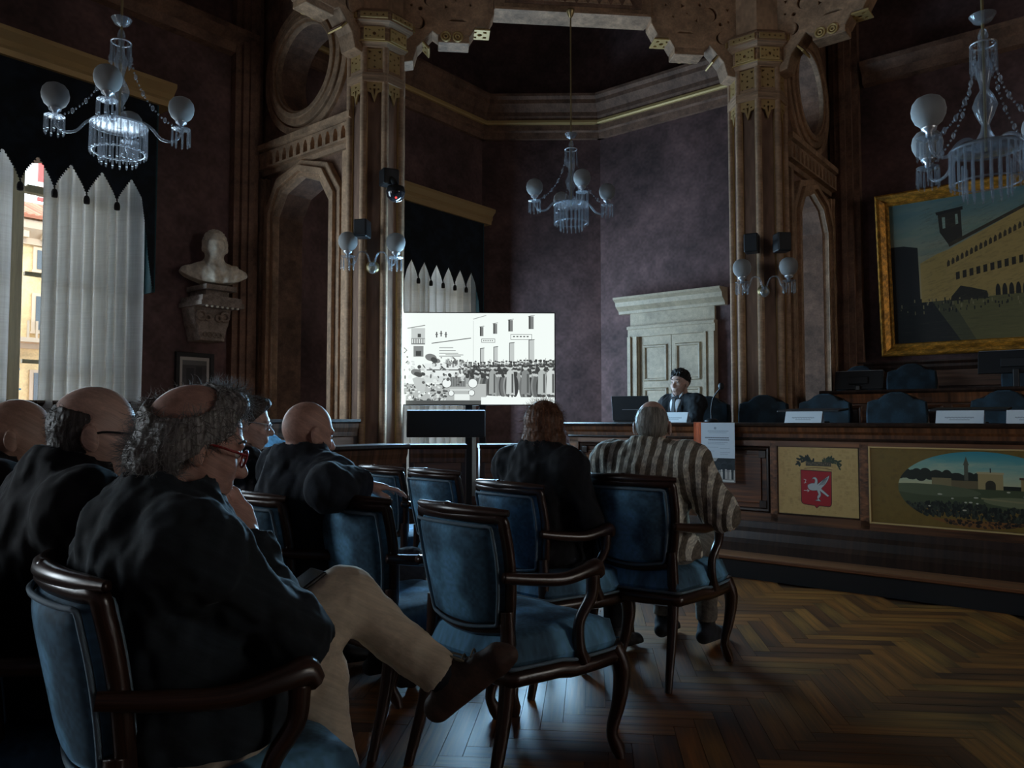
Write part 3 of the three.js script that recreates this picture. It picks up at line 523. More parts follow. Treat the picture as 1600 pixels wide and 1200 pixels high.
// ---------------------------------------------------------------- curtains and pelmets
function curtain(name, s0, s1, y0, y1, pleat, label, sd, inward = 0.1) {
  const n = Math.round((s1 - s0) / 0.012), m = 24, pos = [], uvs = [], idx = [], ph = pnoise(9, 3, sd);
  for (let j = 0; j <= m; j++) for (let i = 0; i <= n; i++) {
    const u = i / n, t = j / m, s = s0 + (s1 - s0) * u, w = (ph(u * 0.9, 0.1) - 0.5) * 5, amp = 0.04 + 0.02 * (1 - t);
    const z = Math.sin(s / pleat * 2 * Math.PI + w + (ph(u, t * 0.3) - 0.5) * 0.8) * amp + Math.sin(s / pleat * 4.7 + 1) * 0.012;
    pos.push(s + (ph(u, t * 0.5) - 0.5) * 0.02 * (1 - t), y0 + (y1 - y0) * t, z); uvs.push(s * 1.6, y0 + (y1 - y0) * t);
  }
  for (let j = 0; j < m; j++) for (let i = 0; i < n; i++) { const a = j * (n + 1) + i, b = a + n + 1; idx.push(a, a + 1, b, b, a + 1, b + 1); }
  const g = new THREE.BufferGeometry(); g.setAttribute('position', new THREE.Float32BufferAttribute(pos, 3)); g.setAttribute('uv', new THREE.Float32BufferAttribute(uvs, 2)); g.setIndex(idx); g.computeVertexNormals();
  const o = part(numbered(name), g, M.curtain, scene); const p = onWall(0, inward); o.position.set(p[0], 0, -p[1]); o.rotation.y = TURN_L; o.userData = { label, category: 'curtain' };
}
curtain('sheer_curtain', 0.075, 1.0, 1.0, 4.25, 0.115, 'white sheer curtain drawn over the right casement next to the marble bust', 301);
curtain('sheer_curtain', -1.0, -0.155, 1.0, 4.25, 0.12, 'white sheer curtain on the other side of the window gap that shows the street', 305);
curtain('sheer_curtain', 4.36, 5.1, 0.12, 4.1, 0.13, 'white sheer curtain behind the screen, on the side of the column', 309);
curtain('sheer_curtain', 5.12, 5.93, 0.12, 4.1, 0.13, 'white sheer curtain behind the screen, on the side of the corner', 313);

const tasselGeo = lathe([[0, 0.045], [0.006, 0.045], [0.006, 0.02], [0.018, 0.012], [0.026, -0.01], [0.027, -0.04], [0.024, -0.06], [0, -0.062]], 10);
function pelmet(s, half, peak, tip, top, period, label, inward) {
  const g = thing('pelmet', label, 'pelmet', at3(onWall(s, 0)), TURN_L), z = inward, nT = Math.round(2 * (half - 0.12) / period), x0 = -nT * period / 2;
  const jab = half, edge = [[-jab, tip - 0.85], [-jab + 0.05, tip - 0.55], [-jab + 0.09, tip - 0.2]];
  for (let i = 0; i < nT; i++) { const a = x0 + i * period; if (i) edge.push([a, tip]); for (const t of [0.12, 0.3, 0.42]) edge.push([a + period * t, tip + (peak - tip) * Math.pow(t / 0.5, 0.8)]); edge.push([a + period / 2, peak]); for (const t of [0.58, 0.7, 0.88]) edge.push([a + period * t, tip + (peak - tip) * Math.pow((1 - t) / 0.5, 0.8)]); }
  edge.push([jab - 0.09, tip - 0.2], [jab - 0.05, tip - 0.55], [jab, tip - 0.85]);
  const cloth = extr(shapeOf([...edge, [jab, top], [-jab, top]]), 0.02); cloth.translate(0, 0, z - 0.02); part('valance', cloth, M.pelmet, g);
  for (const sx of [-1, 1]) { part('return_side', bx(0.02, top - tip + 0.85, z, sx * jab, (top + tip - 0.85) / 2, z / 2), M.tealSilk, g); }
  const beads = [], sp = new THREE.OctahedronGeometry(0.0085, 1);
  for (let i = 0; i < edge.length - 1; i++) { const [ax, ay] = edge[i], [bx2, by] = edge[i + 1], l = Math.hypot(bx2 - ax, by - ay), n = Math.max(1, Math.round(l / 0.026)); for (let k = 0; k < n; k++) beads.push(sp.clone().translate(ax + (bx2 - ax) * k / n, ay + (by - ay) * k / n - 0.008, z - 0.01)); }
  const fr = part('bead_fringe', beads, M.pelmet, g); fr.userData.kind = 'stuff';
  for (let i = 1; i < nT; i++) { const t = part('tassel', tasselGeo, M.dark, g); t.position.set(x0 + i * period, tip - 0.045, z); }
  const c = mould([[0, top - 0.02], [z + 0.04, top - 0.02], [z + 0.05, top + 0.03], [z + 0.07, top + 0.05], [z + 0.07, top + 0.1], [z + 0.13, top + 0.16], [z + 0.13, top + 0.2], [0, top + 0.2]], 2 * half + 0.26); part('gilt_cornice', c, M.goldDim, g).userData.label = 'gilded pelmet cornice';
}
pelmet(0.0, 1.06, 3.6, 3.36, 4.42, 0.275, 'dark fringed pelmet with tassels over the window beside the bust', 0.2);
pelmet(5.15, 0.86, 3.42, 3.2, 4.2, 0.24, 'dark fringed pelmet with tassels over the window behind the screen', 0.2);

// ---------------------------------------------------------------- bust, corbel and small pictures on the window wall
{
  const p = onWall(1.66, 0.26), k = 1.5;
  const bust = thing('marble_bust', 'pale marble bust of a man on a carved wall bracket', 'bust', at3(p, 2.64), TURN_L - 0.3);
  const T = headFrame([0, 0.42, 0.03], -0.12, 0.0), hp = headPrims(T, 1.32);
  const torso = [ell([0, 0.1, 0.01], [0.26, 0.15, 0.14]), cone([0, 0.22, -0.02], [0.26, 0.11, -0.01], 0.085, 0.075), cone([0, 0.22, -0.02], [-0.26, 0.11, -0.01], 0.085, 0.075), cone([0.26, 0.12, 0], [0.2, 0.03, 0.03], 0.075, 0.06), cone([-0.26, 0.12, 0], [-0.2, 0.03, 0.03], 0.075, 0.06), ell([0, 0.1, 0.08], [0.17, 0.13, 0.1]), cone([0, 0.2, -0.02], [0, 0.34, 0], 0.095, 0.075), cone([0.05, 0.25, 0.09], [0.1, 0.05, 0.16], 0.03, 0.035), cone([-0.05, 0.25, 0.09], [-0.03, 0.05, 0.18], 0.03, 0.035), cone([0.2, 0.2, 0.05], [0.12, 0.03, 0.14], 0.03, 0.03)];
  const hair = [ell(T(V3(0, 0.06, -0.035)).toArray(), [0.118, 0.122, 0.128]), ell(T(V3(0.09, 0.0, -0.02)).toArray(), [0.035, 0.07, 0.07]), ell(T(V3(-0.09, 0.0, -0.02)).toArray(), [0.035, 0.07, 0.07])];
  const all = [...hp, ...torso], fT = field(all, 0.045);
  const cut = (x, y, z) => Math.max(fT(x, y, z) + 0.006 * noise3(x * 14, y * 14, z * 14) * (y < 0.25 ? 1 : 0), -(y - 0.012 - 0.95 * x * x));
  part('bust_body', nets(cut, boxOf(all), 0.011), M.marble, bust);
  const fh = field(hair, 0.03); part('hair', nets((x, y, z) => { const v = T.q.clone().invert(), q = V3(x, y - 0.42, z - 0.03).applyQuaternion(v); return Math.max(fh(x, y, z) + 0.009 * noise3(x * 30, y * 30, z * 30), q.z - 0.04 - Math.max(0, (q.y - 0.02)) * 0.5, -(q.y + 0.09)); }, boxOf(hair), 0.009), M.marble, bust);
  const c = thing('wall_bracket', 'carved grey stone bracket under the marble bust', 'bracket', at3(onWall(1.66, 0)), TURN_L);
  part('moulded_top', [bx(0.34, 0.05, 0.4, 0, 2.61, 0.22), bx(0.26, 0.07, 0.32, 0, 2.55, 0.18), bx(0.44, 0.06, 0.44, 0, 2.485, 0.22), bx(0.48, 0.045, 0.46, 0, 2.435, 0.23)], M.stone, c);
  const front = extr(shapeOf([[-0.2, 2.41], [0.2, 2.41], [0.17, 2.24], [0.15, 2.2], [0.13, 2.08], [-0.13, 2.08], [-0.15, 2.2], [-0.17, 2.24]]), 0.24, 0.012); part('corbel_body', front, M.stone, c);
  part('scroll', [-1, 1].flatMap((s) => [new THREE.TorusGeometry(0.045, 0.018, 6, 16).translate(s * 0.13, 2.33, 0.26), new THREE.TorusGeometry(0.03, 0.014, 6, 14).translate(s * 0.06, 2.31, 0.265)]), M.stone, c);
  for (let i = 0; i < 7; i++) part('bead', new THREE.SphereGeometry(0.014, 8, 6).translate(-0.17 + i * 0.057, 2.405, 0.44), M.marble, c);
  for (let i = 0; i < 4; i++) part('pendant_ring', new THREE.TorusGeometry(0.022, 0.008, 6, 12).translate(-0.08 + i * 0.053, 2.13, 0.26), M.stone, c);
}
function canvasTex(w, h, draw) {
  const c = document.createElement('canvas'); c.width = w; c.height = h; draw(c.getContext('2d'), w, h);
  const t = new THREE.CanvasTexture(c); t.colorSpace = THREE.SRGBColorSpace; t.magFilter = THREE.LinearFilter; return t;
}
const flat = (w, h) => { const g = new THREE.PlaneGeometry(w, h); return g; };
{
  const g = thing('framed_photograph', 'small dark framed photograph with a pale mount below the bust', 'picture', at3(onWall(1.6, 0), 1.74), TURN_L);
  part('frame', frameGeo(0.36, 0.36, [[-0.015, 0.012], [-0.01, 0.03], [0.03, 0.034], [0.035, 0]]), M.dark, g);
  part('mount', bx(0.36, 0.36, 0.012, 0, 0, 0.006), std({ color: L(0.55, 0.52, 0.48), roughness: 0.9 }), g);
  part('print', flat(0.27, 0.26).translate(0, 0, 0.0135), std({ map: canvasTex(128, 128, (x, w, h) => { x.fillStyle = '#4a4a4c'; x.fillRect(0, 0, w, h); x.fillStyle = '#35363a'; x.fillRect(20, 40, 40, 88); x.fillRect(70, 30, 34, 98); x.fillStyle = '#6a6a6a'; x.fillRect(0, 0, w, 24); }), roughness: 0.6 }), g);
  const d = thing('dark_cabinet', 'small dark box hung on the aisle wall beyond the arch', 'cabinet', at3(onWall(4.15, 0), 1.95), TURN_L);
  part('box', rbx(0.34, 0.55, 0.12, 0, 0, 0.07, 0.01), M.dark, d); part('lid', rbx(0.3, 0.5, 0.02, 0, 0, 0.14, 0.006), M.blackPlastic, d);
}

// ---------------------------------------------------------------- chandeliers
const prism = (() => { const g = new THREE.CylinderGeometry(0.0065, 0.0085, 1, 5); g.translate(0, -0.5, 0); return g; })();
const drop = new THREE.OctahedronGeometry(1, 0);
const globeGeo = lathe([[0.03, -0.098], [0.045, -0.09], [0.05, -0.08], [0.075, -0.058], [0.092, -0.02], [0.096, 0.015], [0.088, 0.055], [0.065, 0.085], [0.035, 0.1], [0, 0.104]], 24);
const bobeche = lathe([[0.012, 0], [0.045, 0.004], [0.07, 0.014], [0.072, 0.02], [0.045, 0.012], [0.012, 0.01]], 18);
const fitter = lathe([[0.01, 0], [0.02, 0.01], [0.018, 0.035], [0.042, 0.05], [0.044, 0.075], [0.03, 0.075]], 16);
function hang(parent, r, n, y, len, ph = 0, cx = 0, cz = 0) {
  for (let i = 0; i < n; i++) {
    const a = ph + i / n * 2 * Math.PI, x = cx + r * Math.sin(a), z = cz + r * Math.cos(a);
    const p = part('crystal_prism', prism, M.crystal, parent); p.position.set(x, y, z); p.scale.set(1, len, 1);
    const d = part('crystal_drop', drop, M.crystal, parent); d.position.set(x, y - len - 0.014, z); d.scale.set(0.009, 0.017, 0.009);
  }
}
function beadChain(parent, a, b, sag) {
  const list = []; const n = 22;
  for (let i = 0; i <= n; i++) { const t = i / n, x = a[0] + (b[0] - a[0]) * Math.pow(t, 0.9 + sag), z = a[2] + (b[2] - a[2]) * Math.pow(t, 0.9 + sag), y = a[1] + (b[1] - a[1]) * (1 - Math.pow(1 - t, 1.0 + sag * 0.4)); const s = i % 4 === 3 ? 0.014 : 0.0075; list.push(new THREE.OctahedronGeometry(s, 1).scale(1, i % 4 === 3 ? 1.7 : 1.2, 1).translate(x, y, z)); }
  part('bead_chain', list, M.crystal, parent);
}
function chandelier(at, turn, scale, rod, label) {
  const g = thing('chandelier', label, 'chandelier', at, turn, 'crystal chandeliers'); g.scale.setScalar(scale);
  part('stem', lathe([[0, 0.3], [0.05, 0.3], [0.06, 0.34], [0.03, 0.4], [0.022, 0.44], [0.05, 0.5], [0.07, 0.56], [0.05, 0.62], [0.025, 0.66], [0.03, 0.7], [0.045, 0.76], [0.05, 0.8], [0.03, 0.86], [0.02, 0.92], [0.03, 1.0], [0.018, 1.04], [0, 1.05]], 20), M.crystal, g);
  part('metal_core', new THREE.CylinderGeometry(0.008, 0.008, 0.85, 8).translate(0, 0.7, 0), M.brass, g);
  part('top_dish', lathe([[0.01, 1.07], [0.05, 1.09], [0.075, 1.13], [0.07, 1.13], [0.045, 1.1], [0.01, 1.08]], 18), M.crystal, g);
  part('hanging_rod', new THREE.CylinderGeometry(0.009, 0.009, rod - 1.05, 8).translate(0, 1.05 + (rod - 1.05) / 2, 0), M.brass, g);
  part('ceiling_rose', lathe([[0.01, rod - 0.1], [0.03, rod - 0.07], [0.05, rod - 0.02], [0.05, rod], [0, rod]], 16), M.brass, g);
  part('skirt_plate', lathe([[0.02, 0.27], [0.14, 0.275], [0.195, 0.29], [0.2, 0.3], [0.14, 0.3], [0.02, 0.31]], 28), M.crystal, g);
  for (const [r, t, y] of [[0.2, 0.008, 0.285], [0.185, 0.006, 0.08]]) part('skirt_band', new THREE.TorusGeometry(r, t, 6, 32).rotateX(Math.PI / 2).translate(0, y, 0), M.crystal, g);
  hang(g, 0.197, 26, 0.28, 0.2); hang(g, 0.13, 16, 0.2, 0.19, 0.1); hang(g, 0.07, 9, 0.94, 0.16, 0.2);
  part('crown_ring', new THREE.TorusGeometry(0.07, 0.006, 6, 24).rotateX(Math.PI / 2).translate(0, 0.945, 0), M.silver, g);
  for (let k = 0; k < 4; k++) {
    const a = k * Math.PI / 2, c = Math.sin(a), d = Math.cos(a), P = (r, y) => [c * r, y, d * r];
    const arm = part('arm', sweep([P(0.05, 0.29), P(0.14, 0.335), P(0.22, 0.3), P(0.3, 0.215), P(0.38, 0.205), P(0.43, 0.25), P(0.44, 0.3)], [0.012, 0.012, 0.011, 0.011, 0.01, 0.01, 0.01], { seg: 8, steps: 26 }), M.crystal, g);
    const b = part('drip_pan', bobeche, M.crystal, arm); b.position.set(c * 0.44, 0.295, d * 0.44);
    const f = part('globe_holder', fitter, M.silver, arm); f.position.set(c * 0.44, 0.31, d * 0.44);
    const gl = part('glass_globe', globeGeo, M.frost, g); gl.position.set(c * 0.44, 0.465, d * 0.44); gl.userData.label = 'frosted glass globe';
    hang(g, 0.066, 9, 0.3, 0.1, k, c * 0.44, d * 0.44);
    beadChain(g, P(0.065, 0.93), P(0.4, 0.33), 0.9);
  }
  return g;
}
chandelier([-3.12, 3.28, -6.0], 0.3, 1.03, 4.2, 'crystal chandelier with frosted globes hanging near the left window');
chandelier([0.595, 3.15, -7.62], 0.2, 0.86, 2.62, 'crystal chandelier with frosted globes hanging between the two columns by the screen');
chandelier([3.26, 2.78, -5.2], 0.3, 1.12, 4.0, 'dim crystal chandelier with frosted globes hanging in front of the large painting');

// ---------------------------------------------------------------- wall lights, speakers and camera on the columns
function sconce(p, az, y, label) {
  const g = thing('wall_sconce', label, 'wall light', at3(p, y), faceAz(az) + Math.PI, 'crystal wall lights on the columns');
  part('backplate', lathe([[0, 0], [0.05, 0.005], [0.065, 0.02], [0.045, 0.04], [0.02, 0.05], [0, 0.052]], 16).rotateX(Math.PI / 2).translate(0, 0, -0.05), M.brass, g);
  part('crystal_boss', [lathe([[0, -0.06], [0.03, -0.04], [0.05, 0], [0.03, 0.04], [0, 0.06]], 10).translate(0, -0.02, 0.03)], M.crystal, g);
  for (const s of [-1, 1]) {
    const arm = part('arm', sweep([[s * 0.01, 0, 0.03], [s * 0.06, 0.12, 0.06], [s * 0.12, 0.12, 0.08], [s * 0.16, 0.02, 0.09], [s * 0.2, 0.0, 0.1], [s * 0.225, 0.05, 0.1]], [0.008], { steps: 22 }), M.crystal, g);
    const b = part('drip_pan', bobeche, M.crystal, arm); b.position.set(s * 0.225, 0.055, 0.1);
    const f = part('globe_holder', fitter, M.silver, arm); f.position.set(s * 0.225, 0.06, 0.1);
    const gl = part('glass_globe', globeGeo, M.frost, g); gl.position.set(s * 0.225, 0.21, 0.1); gl.scale.setScalar(0.95); gl.userData.label = 'frosted glass globe';
    hang(g, 0.06, 7, 0.055, 0.08, 0.3, s * 0.225, 0.1);
  }
}
const fromColumn = (c, az, r) => [c[0] + Math.sin(az * Math.PI / 180) * r, c[1] + Math.cos(az * Math.PI / 180) * r];
sconce(fromColumn(CL, 174, 0.33), 174, 2.72, 'two-armed crystal wall light under a single speaker on the column beside the screen');
sconce(fromColumn(CR, 191, 0.33), 191, 2.56, 'two-armed crystal wall light under the two speakers on the column beside the door');
function speaker(p, az, y, w, h, label) {
  const g = thing('loudspeaker', label, 'speaker', at3(p, y), faceAz(az) + Math.PI, 'loudspeakers on the columns');
  part('cabinet', rbx(w, h, 0.14, 0, 0, 0, 0.015), M.blackPlastic, g); part('grille', rbx(w - 0.02, h - 0.02, 0.012, 0, 0, 0.072, 0.004), M.dark, g);
  part('wall_bracket', bx(0.05, 0.05, 0.12, 0, 0, -0.12), M.dark, g);
}
speaker(fromColumn(CL, 186, 0.44), 190, 3.06, 0.13, 0.17, 'small black loudspeaker above the wall light on the column beside the screen');
speaker(fromColumn(CR, 207, 0.46), 207, 3.02, 0.14, 0.19, 'black loudspeaker on the door-side of the two-speaker column');
speaker(fromColumn(CR, 170, 0.46), 176, 3.02, 0.14, 0.19, 'black loudspeaker on the dais-side of the two-speaker column');
{
  const p = fromColumn(CL, 150, 0.42), g = thing('security_camera', 'black dome camera on an arm fixed to the column beside the screen', 'camera', at3(p, 3.45), faceAz(150) + Math.PI);
  part('mount_box', rbx(0.16, 0.16, 0.14, 0, 0.14, -0.05, 0.015), M.blackPlastic, g);
  part('arm', sweep([[0, 0.12, 0], [0.02, 0.06, 0.06], [0.02, 0, 0.08]], [0.025, 0.03, 0.04]), M.blackPlastic, g);
  part('housing', lathe([[0.0, 0.05], [0.08, 0.04], [0.09, 0], [0.09, -0.02]], 20).translate(0.02, -0.02, 0.08), M.blackPlastic, g);
  part('dome', lathe([[0.088, -0.02], [0.08, -0.06], [0.05, -0.095], [0, -0.11]], 20).translate(0.02, -0.02, 0.08), phy({ color: L(0.02, 0.02, 0.025), roughness: 0.05, clearcoat: 1 }), g);
  part('red_highlight', new THREE.SphereGeometry(0.012, 8, 6).translate(0.0, -0.1, 0.14), std({ color: L(0.3, 0.01, 0.01), emissive: L(0.9, 0.08, 0.06), emissiveIntensity: 0.8 }), g);  // red highlight on the dome, put in as a small glowing bead
}
// ---------------------------------------------------------------- the dais: platform, long desk with painted panels, raised second desk
const O = [1.71, 6.2];                                                   // a: along the dais, b: negative towards the wall
const DA = (a, b, y = 0) => at3(plan(O, a, -b), y);
{
  const g = structGroup('floor_dais', at3(O), TURN_R);
  part('step_riser', bx(10, 0.14, 0.04, 3.1, 0.07, -0.02), M.dark, g);
  part('step_tread', rbx(10, 0.03, 0.36, 3.1, 0.155, -0.16, 0.008), M.deskWood, g);
  part('platform', [bx(10, 0.38, 2.1, 3.1, 0.19, -1.36)], M.deskPanel, g);
  part('upper_platform', [bx(8.4, 0.72, 1.6, 4.55, 0.36, -3.2)], M.deskPanel, g);
}
const bead = (w, h, z, m = 0.03) => frameGeo(w, h, [[-m, z], [-m * 0.7, z + 0.016], [-m * 0.2, z + 0.02], [0, z + 0.006], [0.006, z]]);
{
  const g = thing('council_desk', 'long panelled wooden dais desk with painted coat of arms and oval landscape', 'desk', at3(O), TURN_R);
  const a0 = -1.757, a1 = 8, c = (a0 + a1) / 2, len = a1 - a0, F = -0.35;
  part('carcass', [bx(len, 0.8, 0.05, c, 0.8, F - 0.045), bx(0.05, 0.8, 0.55, a0 + 0.025, 0.8, F - 0.3), bx(len, 0.02, 0.55, c, 0.42, F - 0.3)], M.deskPanel, g);
  part('desk_top', mould([[F - 0.6, 1.185], [F + 0.05, 1.185], [F + 0.075, 1.195], [F + 0.08, 1.21], [F + 0.07, 1.22], [F - 0.6, 1.22]], len + 0.12).translate(c, 0, 0), M.deskDark, g);
  part('top_moulding', mould([[F - 0.01, 1.1], [F + 0.008, 1.1], [F + 0.012, 1.13], [F + 0.035, 1.15], [F + 0.045, 1.185], [F - 0.01, 1.185]], len + 0.06).translate(c, 0, 0), M.deskWood, g);
  part('frieze_bead', mould([[F - 0.02, 1.075], [F + 0.01, 1.075], [F + 0.016, 1.088], [F + 0.01, 1.1], [F - 0.02, 1.1]], len + 0.02).translate(c, 0, 0), M.deskDark, g);
  part('plinth', mould([[F - 0.05, 0.17], [F + 0.13, 0.17], [F + 0.13, 0.24], [F + 0.09, 0.27], [F + 0.08, 0.33], [F + 0.045, 0.36], [F + 0.04, 0.41], [F - 0.05, 0.41]], len + 0.16).translate(c, 0, 0), M.deskDark, g);
  const stiles = [[a0, -1.65], [-0.5, -0.38], [0.24, 0.3], [0.93, 1.0], [2.43, 2.5], [3.12, 3.2], [3.85, 3.95], [5.1, 5.2], [6.4, 6.5], [7.9, 8]];
  for (const [x, y] of stiles) part('stile', rbx(y - x, 0.66, 0.03, (x + y) / 2, 0.745, F - 0.008, 0.004), M.deskWood, g);
  part('rail', [bx(len, 0.045, 0.03, c, 1.055, F - 0.008), bx(len, 0.07, 0.03, c, 0.445, F - 0.008)], M.deskWood, g);
  for (const [x, y] of [[-1.65, -0.5], [-0.38, 0.24], [3.2, 3.85], [3.95, 5.1], [5.2, 6.4], [6.5, 7.9]]) {
    const b = part('panel_moulding', bead(y - x - 0.02, 0.53, -0.005, 0.03), M.deskDark, g); b.position.set((x + y) / 2, 0.755, F - 0.012);
    part('raised_panel', rbx(y - x - 0.16, 0.4, 0.02, (x + y) / 2, 0.755, F - 0.018, 0.006), M.deskPanel, g);
    for (const sx of [-1, 1]) for (const sy of [-1, 1]) part('corner_block', rbx(0.06, 0.06, 0.024, (x + y) / 2 + sx * ((y - x) / 2 - 0.065), 0.755 + sy * 0.205, F - 0.008, 0.004), M.deskDark, g);
  }
  const emblem = canvasTex(620, 540, (x, w, h) => {
    x.fillStyle = '#c9a566'; x.fillRect(0, 0, w, h);
    let q = 5; const r = () => { q = (q * 1664525 + 1013904223) >>> 0; return q / 4294967296; };
    for (let i = 0; i < 900; i++) { x.fillStyle = `rgba(${r() < 0.5 ? '120,88,40' : '226,196,130'},${0.05 + r() * 0.07})`; const s = 4 + r() * 26; x.fillRect(r() * w, r() * h, s, s * (0.3 + r())); }
    x.strokeStyle = '#4a3418'; x.lineWidth = 5; x.strokeRect(2, 2, w - 4, h - 4);
    // wreath of oak and laurel
    const leaf = (cx, cy, a, l, col) => { x.save(); x.translate(cx, cy); x.rotate(a); x.fillStyle = col; x.beginPath(); x.ellipse(l / 2, 0, l / 2, l / 5, 0, 0, 7); x.fill(); x.restore(); };
    for (let i = 0; i < 70; i++) { const sx = i % 2 ? 1 : -1, t = r(), cx = 320 + sx * (40 + t * 115), cy = 112 - Math.sin(t * 2.6) * 42 + r() * 30 + t * t * 40; leaf(cx, cy, (sx > 0 ? 0 : Math.PI) + (r() - 0.5) * 2.2 - sx * (0.9 - t * 1.5), 24 + r() * 18, ['#1f2b1c', '#2c3a26', '#16201a', '#3a4630'][i % 4]); }
    x.fillStyle = '#4d4433'; x.fillRect(222, 116, 196, 34); x.fillStyle = '#6e6148'; for (let i = 0; i < 12; i++) x.fillRect(226 + i * 16, 119 + (i % 3) * 6, 9, 13);
    x.strokeStyle = '#5d3a22'; x.lineWidth = 4; x.beginPath(); x.moveTo(210, 172); x.quadraticCurveTo(320, 150, 425, 176); x.stroke();
    // shield
    x.beginPath(); x.moveTo(183, 184); x.lineTo(418, 190); x.lineTo(416, 430); x.quadraticCurveTo(414, 462, 392, 462); x.lineTo(322, 460); x.lineTo(303, 478); x.lineTo(286, 460); x.lineTo(212, 454); x.quadraticCurveTo(184, 450, 184, 424); x.closePath();
    x.fillStyle = '#b01320'; x.fill(); x.lineWidth = 5; x.strokeStyle = '#3a0a0e'; x.stroke();
    // griffin, silver
    x.fillStyle = '#c3c8c6'; x.strokeStyle = '#54585a'; x.lineWidth = 3;
    x.beginPath(); x.moveTo(236, 300); x.quadraticCurveTo(262, 282, 286, 286); x.quadraticCurveTo(300, 258, 284, 250); x.quadraticCurveTo(274, 246, 270, 262); x.quadraticCurveTo(268, 236, 296, 238); x.quadraticCurveTo(318, 246, 310, 292); x.lineTo(402, 218); x.quadraticCurveTo(396, 268, 350, 312); x.lineTo(340, 326); x.lineTo(400, 378); x.lineTo(386, 386); x.lineTo(330, 344); x.quadraticCurveTo(346, 384, 318, 402); x.lineTo(336, 424); x.lineTo(290, 420); x.lineTo(312, 410); x.quadraticCurveTo(300, 390, 318, 372); x.lineTo(306, 340); x.quadraticCurveTo(262, 350, 244, 334); x.quadraticCurveTo(230, 318, 236, 300); x.closePath(); x.fill(); x.stroke();
    x.strokeStyle = '#5c6264'; x.lineWidth = 4; for (let i = 0; i < 4; i++) { x.beginPath(); x.moveTo(322 + i * 12, 300 - i * 2); x.lineTo(366 + i * 8, 250 - i * 5); x.stroke(); }
    x.strokeStyle = '#d7d2cc'; x.lineWidth = 5; x.beginPath(); x.moveTo(204, 256); x.lineTo(222, 262); x.lineTo(214, 288); x.moveTo(206, 288); x.lineTo(224, 282); x.moveTo(204, 346); x.lineTo(246, 346); x.moveTo(230, 336); x.lineTo(246, 346); x.lineTo(232, 356); x.stroke();
  });
  const e = part('emblem_panel', flat(0.62, 0.54), std({ map: emblem, roughness: 0.5 }), g); e.position.set(0.615, 0.76, F + 0.004); e.userData.label = 'gold panel painted with a red shield and silver griffin under a green wreath';
  const oval = canvasTex(1024, 410, (x, w, h) => {
    x.fillStyle = '#7d6226'; x.fillRect(0, 0, w, h);
    let q = 9; const r = () => { q = (q * 1664525 + 1013904223) >>> 0; return q / 4294967296; };
    for (let i = 0; i < 1400; i++) { x.fillStyle = `rgba(${r() < 0.5 ? '70,52,18' : '150,120,52'},${0.04 + r() * 0.06})`; const s = 4 + r() * 22; x.fillRect(r() * w, r() * h, s, s); }
    x.save(); x.beginPath(); x.ellipse(512, 205, 372, 196, 0, 0, 7); x.clip();
    const sk = x.createLinearGradient(0, 0, 0, 180); sk.addColorStop(0, '#2f8fa0'); sk.addColorStop(0.6, '#8fb6a4'); sk.addColorStop(1, '#c9c69c'); x.fillStyle = sk; x.fillRect(0, 0, w, 200);
    for (let i = 0; i < 60; i++) { x.fillStyle = `rgba(214,208,170,${0.06 + r() * 0.1})`; x.beginPath(); x.ellipse(140 + r() * 760, 60 + r() * 90, 30 + r() * 70, 6 + r() * 12, -0.05, 0, 7); x.fill(); }
    x.fillStyle = '#23281d'; for (let i = 0; i < 40; i++) { x.beginPath(); x.arc(140 + i * 10, 150 + Math.sin(i * 1.3) * 8 - (i < 26 ? 14 : 0), 16 + r() * 12, 0, 7); x.fill(); }
    x.fillStyle = '#8c7d56'; x.fillRect(300, 150, 90, 44); x.fillStyle = '#756546'; x.fillRect(390, 160, 130, 52);
    x.fillStyle = '#5a5a48'; x.fillRect(448, 78, 18, 80); x.beginPath(); x.moveTo(444, 80); x.lineTo(457, 34); x.lineTo(470, 80); x.fill();
    x.fillStyle = '#b19a68'; x.fillRect(508, 118, 108, 130); x.fillStyle = '#3a3424'; x.beginPath(); x.moveTo(540, 248); x.lineTo(540, 178); x.arc(562, 176, 22, Math.PI, 0); x.lineTo(584, 248); x.fill(); x.fillStyle = '#c4b184'; x.fillRect(504, 112, 116, 10); x.fillStyle = '#3c3a30'; x.fillRect(560, 92, 5, 22);
    x.fillStyle = '#20261c'; x.fillRect(616, 180, 300, 60); x.fillStyle = '#a48a58'; x.fillRect(690, 142, 146, 64); x.fillStyle = '#5b3c26'; x.fillRect(684, 134, 158, 11); x.fillStyle = '#2b2a20'; for (let i = 0; i < 6; i++) x.fillRect(704 + i * 22, 156, 8, 12); x.fillRect(742, 172, 12, 40); x.fillRect(780, 168, 12, 40);
    x.fillStyle = '#4d5638'; x.fillRect(100, 200, 840, 110); x.fillStyle = '#5f6648'; x.beginPath(); x.ellipse(300, 215, 220, 30, 0.04, 0, 7); x.fill(); x.fillStyle = '#7b7c58'; x.beginPath(); x.ellipse(700, 262, 170, 26, 0.03, 0, 7); x.fill();
    x.strokeStyle = '#948a62'; x.lineWidth = 8; x.beginPath(); x.moveTo(520, 246); x.quadraticCurveTo(700, 262, 900, 262); x.stroke();
    for (let i = 0; i < 700; i++) { const px = 130 + r() * 760, py = 285 + r() * 70 + Math.sin(px * 0.012) * 10; x.fillStyle = ['#171c16', '#232820', '#2f352a', '#3f4436', '#12150f'][i % 5]; x.beginPath(); x.ellipse(px, py, 3 + r() * 6, 5 + r() * 11, r() - 0.5, 0, 7); x.fill(); }
    x.fillStyle = '#c9c3ac'; for (let i = 0; i < 12; i++) { x.beginPath(); x.ellipse(220 + r() * 560, 205 + r() * 110, 5 + r() * 7, 4, 0, 0, 7); x.fill(); }
